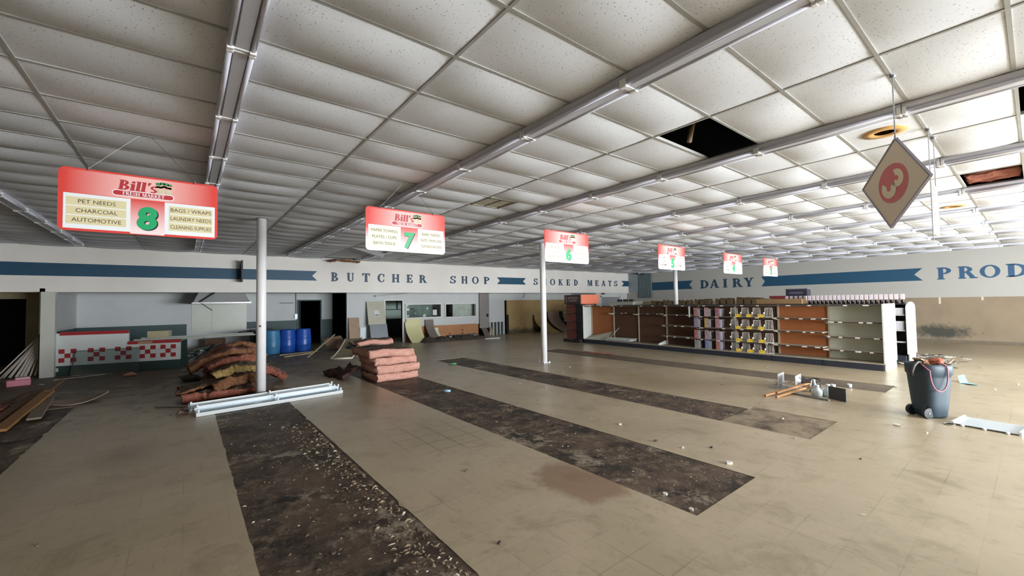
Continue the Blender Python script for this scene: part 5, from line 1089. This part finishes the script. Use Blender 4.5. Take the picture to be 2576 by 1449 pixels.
for j in range(ny + 1):
    for i in range(nx + 1):
        x, y = 8.5 + 3.7 * i / nx, 17.2 + 1.2 * j / ny; e = min(1, i / 4, (nx - i) / 6, j / 2); vs.append((x, y, .004 + e * max(0, .10 + .16 * noise.noise(Vector((x * 1.6, y * 1.6, 3))) + .08 * noise.noise(Vector((x * 6, y * 6, 1))))))
for j in range(ny):
    for i in range(nx): q = j * (nx + 1) + i; fs.append((q, q + 1, q + nx + 2, q + nx + 1))
tag(obj('fallen_sheeting', ru.add(vs, fs), CRUD), 'crumpled dark sheeting on the floor along the plywood', 'sheeting')
for i in range(6):
    x = 10.55 + i * .29; r = thing('drink_carton', 'dark blue and white carton at the plywood foot, %s from the left' % ORD[i], 'carton', (x, 18.46, 0), 0, 'cartons along the plywood')
    obj('box', MB().box(-.14, .14, -.1, .1, 0, .16), M('carton_navy', '2c3f5c' if i % 2 else '3a4150', .5, 0, .2, 9), r, local=True); obj('white_patch', MB().box(-.10, .05, -.104, -.1, .05, .12), M('patch_white', 'd5cfc8', .6, 0, .3, 30), r, local=True)
tag(obj('grey_panel', MB().box(12.44, 13.06, 18.60, 18.64, .42, 2.31), M('panel_grey', '8b8583', .6, 0, .12, 3)), 'tall grey panel hung right of the cutting room windows', 'panel')
tag(obj('black_outlet', MB().box(12.88, 13.0, 18.58, 18.60, 1.02, 1.18), BLACKISH), 'small black box on the tall grey panel', 'outlet')
BRW = M('board_grey_brown', '6f6259', .8, 0, .3, 4)
tag(obj('leaning_board', sheet(MB(), 12.50, 12.85, [(18.2, 0), (18.55, .42)], .015), BRW), 'short grey-brown board leaning at the foot of the grey panel', 'board')
tag(obj('leaning_board', MB().beam((12.95, 18.1, .02), (13.1, 18.55, .45), .12, .02), M('board_tan_light', 'b09a7c', .7, 0, .3, 6)), 'tan board scrap leaning right of the grey-brown one', 'board')
for i in range(5):
    x = 13.16 + i * .23; r = thing('metal_stud', 'exposed pale metal wall stud below the white panel, %s from the left' % ORD[i], 'stud', (x, 18.68, 0), 0, 'exposed studs')
    obj('flange', MB().box(-.055, .055, -.03, .0, 0, .70), M('stud_pale', 'c5cccc', .35, .3, .15, 5), r, local=True); obj('web', MB().box(-.06, -.045, -.03, .05, 0, .70), M('stud_pale', 'c5cccc', .35, .3, .15, 5), r, local=True)
struct('trim_7', MB().box(13.1, 14.12, 18.74, 18.77, 0, .70), BLACKISH)
struct('trim_8', MB().box(14.30, 14.46, 18.655, 18.668, 0, 1.08), BLACKISH)
tag(obj('bowed_sheet', sheet(MB(), 16.25, 17.15, curve(17.2, 18.5, 1.02, 12, 2.6), .03), M('panel_olive', 'a08a5c', .6, 0, .2, 2)), 'olive tan bowed panel leaning in the tan recess left of the pole', 'panel', 'bowed panels')
tag(obj('bowed_sheet', sheet(MB(), 17.25, 18.2, curve(17.0, 18.4, 1.18, 12, 2.6), .03), M('panel_taupe', '8a7468', .6, 0, .2, 2)), 'taupe bowed panel in the recess right of the pole', 'panel', 'bowed panels')
tag(obj('bowed_sheet', sheet(MB(), 18.3, 18.62, curve(17.2, 18.5, 1.18, 12, 2.6), .03), BLACKISH), 'narrow black bowed strip beside the taupe panel', 'panel', 'bowed panels')
tag(obj('wall_cable', MB().tube([(15.55, 18.6, 2.30), (15.6, 18.58, 2.2), (15.55, 18.58, 2.1), (15.5, 18.6, 2.05)], .015, 6), M('cable_grey', '6b6864', .5), None, smooth=True), 'short cable curling from the wall top above the recess', 'cable')
tag(obj('slanted_tube', MB().tube([(6.75, 18.5, 2.16), (8.3, 18.35, 2.27)], .028, 8), M('tube_white', 'd5d5d5', .4)), 'white tube hanging aslant above the leaning door', 'tube')
tag(obj('metal_strip', MB().beam((11.6, 16.9, .02), (12.3, 16.6, .02), .06, .03), M('strip_pale', 'a9aaa6', .4, .2)), 'pale metal strip on the floor before the studs', 'strip')
# corrugated sheet in the back right corner
cg = MB(); n = 44; vs = []; fs = []
for i in range(n + 1):
    y = 14.75 + .95 * i / n; x = RW - .06 - .018 * (1 if (i % 4) in (1, 2) else 0); vs += [(x, y, 1.92), (x, y, 3.48)]
for i in range(n): fs.append((2 * i, 2 * i + 1, 2 * i + 3, 2 * i + 2))
tag(obj('corrugated_sheet', cg.add(vs, fs), M('corrugated_teal', '566467', .5, .3, .4, 3, '3c4648')), 'dark corrugated metal sheet on the right wall near the corner', 'metal sheet')
tag(obj('flat_panel', MB().box(RW - .05, RW - .01, 15.71, 16.44, 2.30, 3.49), M('flat_grey', '8e989b', .5, .1, .25, 2)), 'flat grey panel between corrugated sheet and bulkhead corner', 'panel')
tag(obj('hanging_fibre', batt([(RW - .35, 3.40), (RW - .2, 3.44), (RW - .08, 3.40)], 15.2, 15.7, .03, 77, 10, 4, .05), [M('fibre_black', '1f2223', .9)] * 2), 'black torn scrap hanging at the top of the corrugated sheet', 'scrap')
# bracket on the bulkhead
r = thing('projecting_sign', 'thin black projecting bracket on the bulkhead left of the white pole', 'bracket', (1.46, 16.2, 2.95), 0)
obj('plate', MB().box(1.43, 1.47, 16.0, 16.40, 2.60, 3.30), M('bracket_navy', '20242e', .5, 0, .2), r); obj('mount', MB().box(1.42, 1.48, 16.40, 16.449, 2.7, 3.2), M('bracket_navy', '20242e', .5, 0, .2), r)
# ================================================================ rubble by the hood and boards by the barrels
rb = MB(); rg = random.Random(33)
for i in range(520):
    a = rg.gauss(0, 1); b = rg.gauss(0, .8); x, y = 1.0 + a * .75, 18.9 + b * .8
    if y > 19.5 or y < 16.7 or x > 2.1: continue
    hgt = max(0, .42 - .22 * a * a - .3 * b * b) * rg.random(); s = rg.uniform(.02, .13); d = Vector((rg.uniform(-1, 1), rg.uniform(-1, 1), rg.uniform(-.3, .3))).normalized() * s
    c = Vector((x, y, hgt + .02)); rb.beam(c - d, c + d, s * rg.uniform(.4, 1.2), rg.uniform(.008, .05), (rg.uniform(-.5, .5), rg.uniform(-.5, .5), 1), rg.choice([0, 0, 1, 1, 2, 3]))
tag(obj('rubble_heap', rb, [M('rubble_dark', '333a39', .8, 0, .3, 9), M('rubble_grey', '7d8482', .8, 0, .3, 9), M('rubble_pale', 'bfc4c0', .8, 0, .2, 9), M('rubble_green', '4a5c58', .7)]), 'heap of broken debris under the extractor hood', 'rubble', None, 'stuff')
tag(obj('brown_carton', MB().box(.6, 1.25, 19.75, 20.15, .0, .56), M('cardboard_dark', '5f4630', .85, 0, .4, 5)), 'brown carton behind the rubble under the hood', 'box')
tag(obj('dark_cabinet', MB().box(2.15, 2.9, 19.5, 20.5, 0, .82), M('cabinet_black', '1e2322', .5, 0, .2)), 'black low cabinet behind the pale barrel', 'cabinet')
BDW = M('board_edge_pale', 'b5a68a', .7, 0, .3, 6, '8f7d60')
tag(obj('floor_board', MB().beam((2.65, 16.85, .03), (4.0, 17.2, .03), .10, .04), BDW), 'pale board on the floor before the barrels, rear one', 'board', 'boards before the barrels')
tag(obj('floor_board', MB().beam((2.68, 16.15, .03), (3.75, 16.75, .03), .10, .04), BDW), 'pale board on the floor before the barrels, front one', 'board', 'boards before the barrels')
tag(obj('long_lath', MB().beam((3.30, 15.5, .02), (4.75, 17.63, .60), .05, .03), BDW), 'long thin lath sloping up right of the barrels', 'lath')
def slab(pts, t, mat, nm, lab, cat): 
    n = (Vector(pts[1]) - Vector(pts[0])).cross(Vector(pts[-1]) - Vector(pts[0])).normalized() * t; N = len(pts)
    mb = MB().add(list(pts) + [tuple(Vector(p) + n) for p in pts], [tuple(range(N))[::-1], tuple(range(N, 2 * N))] + [(i, (i + 1) % N, (i + 1) % N + N, i + N) for i in range(N)]); return tag(obj(nm, mb, mat), lab, cat)
r = thing('curled_panel', 'tan curled panel with pale rolled edge on the floor right of the barrels', 'panel', (4.3, 15.2, 0), 0)
cv = MB(); K = 10; vs = []; fs = []
for i in range(K + 1):
    t = i / K; x, y, z = 3.72 + 1.25 * t, 14.35 + 2.6 * t, .03 + .42 * t ** 1.9
    vs += [(x, y, z), (x + .62, y - .25 + .2 * t, z + .0)]
for i in range(K): fs.append((2 * i, 2 * i + 1, 2 * i + 3, 2 * i + 2))
vs2 = [(x, y, z - .02) for x, y, z in vs]; m_ = len(vs); fs2 = [tuple(reversed([q + m_ for q in f])) for f in fs]
obj('sheet', cv.add(vs + vs2, fs + fs2 + [(0, m_, m_ + 1, 1), (2 * K, 2 * K + 1, m_ + 2 * K + 1, m_ + 2 * K)] + [(2 * i, 2 * i + 2, m_ + 2 * i + 2, m_ + 2 * i) for i in range(K)] + [(2 * i + 1, m_ + 2 * i + 1, m_ + 2 * i + 3, 2 * i + 3) for i in range(K)]), M('sheet_tan', '8f8165', .7, 0, .3, 3), r)
EP = M('edge_pale', 'cfc6b6', .5, 0, .1)
obj('rolled_edge', MB().tube([vs[2 * i + 1] for i in range(K + 1)], .03, 8), EP, r, smooth=True); obj('front_edge', MB().tube([vs[0], vs[1]], .03, 8), EP, r, smooth=True); obj('far_edge', MB().tube([vs[2 * i] for i in range(K + 1)], .025, 8), EP, r, smooth=True)
slab([(4.35, 16.9, .05), (5.3, 17.6, .06), (5.1, 18.1, .5), (4.2, 17.4, .45)], .02, M('board_brown2', '7d6650', .8, 0, .4, 4), 'tilted_board', 'brown tilted board behind the curled panel', 'board')
slab([(4.9, 15.4, .25), (5.6, 15.5, .30), (5.75, 16.6, .36), (5.0, 16.5, .34)], .03, M('board_pale_grey', '9fa09a', .7, 0, .3, 4), 'broken_sheet', 'pale grey broken sheet right of the curled panel', 'sheet')
slab([(5.35, 15.9, .08), (5.95, 15.8, .10), (6.05, 16.5, .30), (5.5, 16.6, .30)], .03, M('board_tan2', 'a08a70', .8, 0, .3, 5), 'broken_sheet', 'tan broken sheet nearest the insulation stack', 'sheet')
tag(obj('dark_bag', MB().lathe([(.30, 0), (.36, .1), (.25, .24), (.001, .28)], 14, (4.95, 15.9, 0)), M('bag_dark', '20282a', .4, 0, .2), None, smooth=True), 'black bag under the pale broken sheet', 'bag')
tag(obj('white_lath', MB().beam((5.0, 14.9, .03), (5.55, 14.75, .03), .06, .03), EP), 'short white lath in front of the broken sheets', 'lath')
for i, (x, y, l) in enumerate([(4.75, 19.6, 'left'), (5.0, 19.4, 'right')]):
    tag(obj('white_elbow', MB().tube([(x, y, .05), (x + .06, y, .12 + .1 * i), (x + .16, y, .15 + .15 * i)], .05, 10), M('fitting_white', 'cfd2cf', .4), None, smooth=True), 'white pipe elbow by the dark doorway, %s one' % l, 'pipe', 'pipe elbows')
# ================================================================ far-left corner
TRM = M('trim_stick', 'b5aaa0', .6, 0, .2, 4, '9a8f84'); rg = random.Random(12)
for i in range(9):
    a = i / 8; p = (-3.86 + .78 * a + rg.uniform(-.03, .03), 16.75 - .25 * a, .01 + .006 * i); q = (-3.16 + .20 * a, 16.95 - .22 * a, 1.0 + rg.uniform(-.05, .06))
    tag(obj('trim_strip', MB().beam(p, q, .055 if 2 < i < 7 else .03, .014, (0, 1, .4)), TRM), 'pale trim strip leaning against the post, %s from the left' % ORD[i], 'trim', 'leaning trim strips')
r = thing('pink_tray', 'pink foam tray at the foot of the leaning trim strips', 'tray', (-3.08, 15.0, 0), radians(12))
PKT = M('tray_pink', 'c9788a', .5, 0, .25, 5, 'b06074'); obj('tray', MB().box(-.19, .19, -.14, .14, 0, .15), PKT, r, local=True, bevel=.02); obj('lid', MB().box(-.06, .18, -.13, .13, .15, .20), M('tray_pink_pale', 'd3aab2', .5), r, local=True, bevel=.015)
WDK = M('plank_brown', '6b4f34', .75, 0, .5, 5, '4a3522'); WDY = M('plank_amber', '8d6436', .7, 0, .5, 5, '6a4424')
for i, (a, b, w, h, m_, l) in enumerate([((-2.12, 9.45, .03), (-2.07, 12.0, .20), .15, .04, WDY, 'long amber plank nearest the camera at the left edge'), ((-2.32, 10.1, .05), (-2.27, 12.6, .16), .14, .04, WDK, 'brown plank beside the amber one'), ((-2.72, 11.8, .03), (-2.45, 12.9, .10), .09, .03, WDK, 'thin brown plank farthest back at the left edge'), ((-1.87, 9.92, .06), (-2.02, 11.6, .12), .16, .03, M('plank_grey', '77695a', .8, 0, .3, 5), 'short grey board end lying on the planks'), ((-2.08, 11.9, .21), (-2.05, 13.0, .28), .07, .03, WDK, 'narrow plank tip rising behind the amber plank')]):
    tag(obj('plank', MB().beam(a, b, w, h), m_), l, 'plank', 'planks at the left')
tag(obj('brick_block', MB().box(-2.75, -2.42, 10.95, 11.35, 0, .12), M('block_red', '74412f', .8, 0, .4, 5)), 'reddish block between planks at the left edge', 'block')
cb = MB(); K = 14; vs = []; fs = []
for i in range(K + 1):
    t = i / K; x = -2.0 + .82 * t; w = .28 * sin(pi * min(1, max(.04, t * .92 + .06))); z = .03 + .12 * (2 * t - 1) ** 2 * (1 if t > .5 else .3); yc = 11.35 + .15 * t
    vs += [(x, yc - w, z), (x, yc + w, z + .02), (x, yc - w, z - .02), (x, yc + w, z)]
for i in range(K): a, b = 4 * i, 4 * i + 4; fs += [(a, b, b + 1, a + 1), (a + 2, a + 3, b + 3, b + 2), (a, a + 2, b + 2, b), (a + 1, b + 1, b + 3, a + 3)]
tag(obj('curved_board', cb.add(vs, fs), M('board_bowed', '7f6c5a', .6, 0, .25, 4)), 'thin bowed oval board on the floor right of the planks', 'board')
tag(obj('pink_scrap', MB().tube([(-1.25, 14.95, .03), (-1.1, 14.9, .05), (-1.0, 14.9, .03)], [.03, .06, .02], 8), PINK, None, smooth=True), 'small pink fibre scrap before the counter', 'scrap')
tag(obj('thin_lath', MB().beam((-2.6, 15.45, .01), (-1.7, 15.75, .01), .02, .012), TRM), 'thin lath on the floor before the counter', 'lath')
tag(obj('dark_rag', batt([(-.05, .0), (.15, .06), (.32, .02)], 12.6, 13.1, .07, 55, 10, 5, .06), [M('rag_dark', '3f382c', .9)] * 2), 'dark lump on the floor left of the insulation pile', 'rag')
fl_ = MB(); rg = random.Random(8)
for i in range(260):
    k = rg.random()
    if k < .4: x, y = rg.uniform(14.6, 17.6), rg.gauss(1.95, .35)
    elif k < .7: x, y = rg.uniform(-3, 5.5), rg.uniform(14.4, 17.2)
    else: x, y = rg.uniform(-1, 12), rg.uniform(.8, 14)
    if strip_at(x, y) or (x < .2 and y > 15.4): continue
    s = rg.uniform(.008, .03) * (2.6 if k < .4 else 1.3 if k < .7 else .5); an = rg.uniform(0, pi); l = s * rg.uniform(1, 2.4)
    fl_.beam((x - cos(an) * l, y - sin(an) * l, .006), (x + cos(an) * l, y + sin(an) * l, .006 + s * .2), s, .008, (0, 0, 1), rg.choice([0, 1, 2]))
tag(obj('floor_litter', fl_, [M('litter_pale', 'c5c2b8', .8), M('litter_grey', '76746c', .8), M('litter_brown', '54473a', .8)]), 'fine litter strewn over the tiles and by the far end panel', 'litter', None, 'stuff')
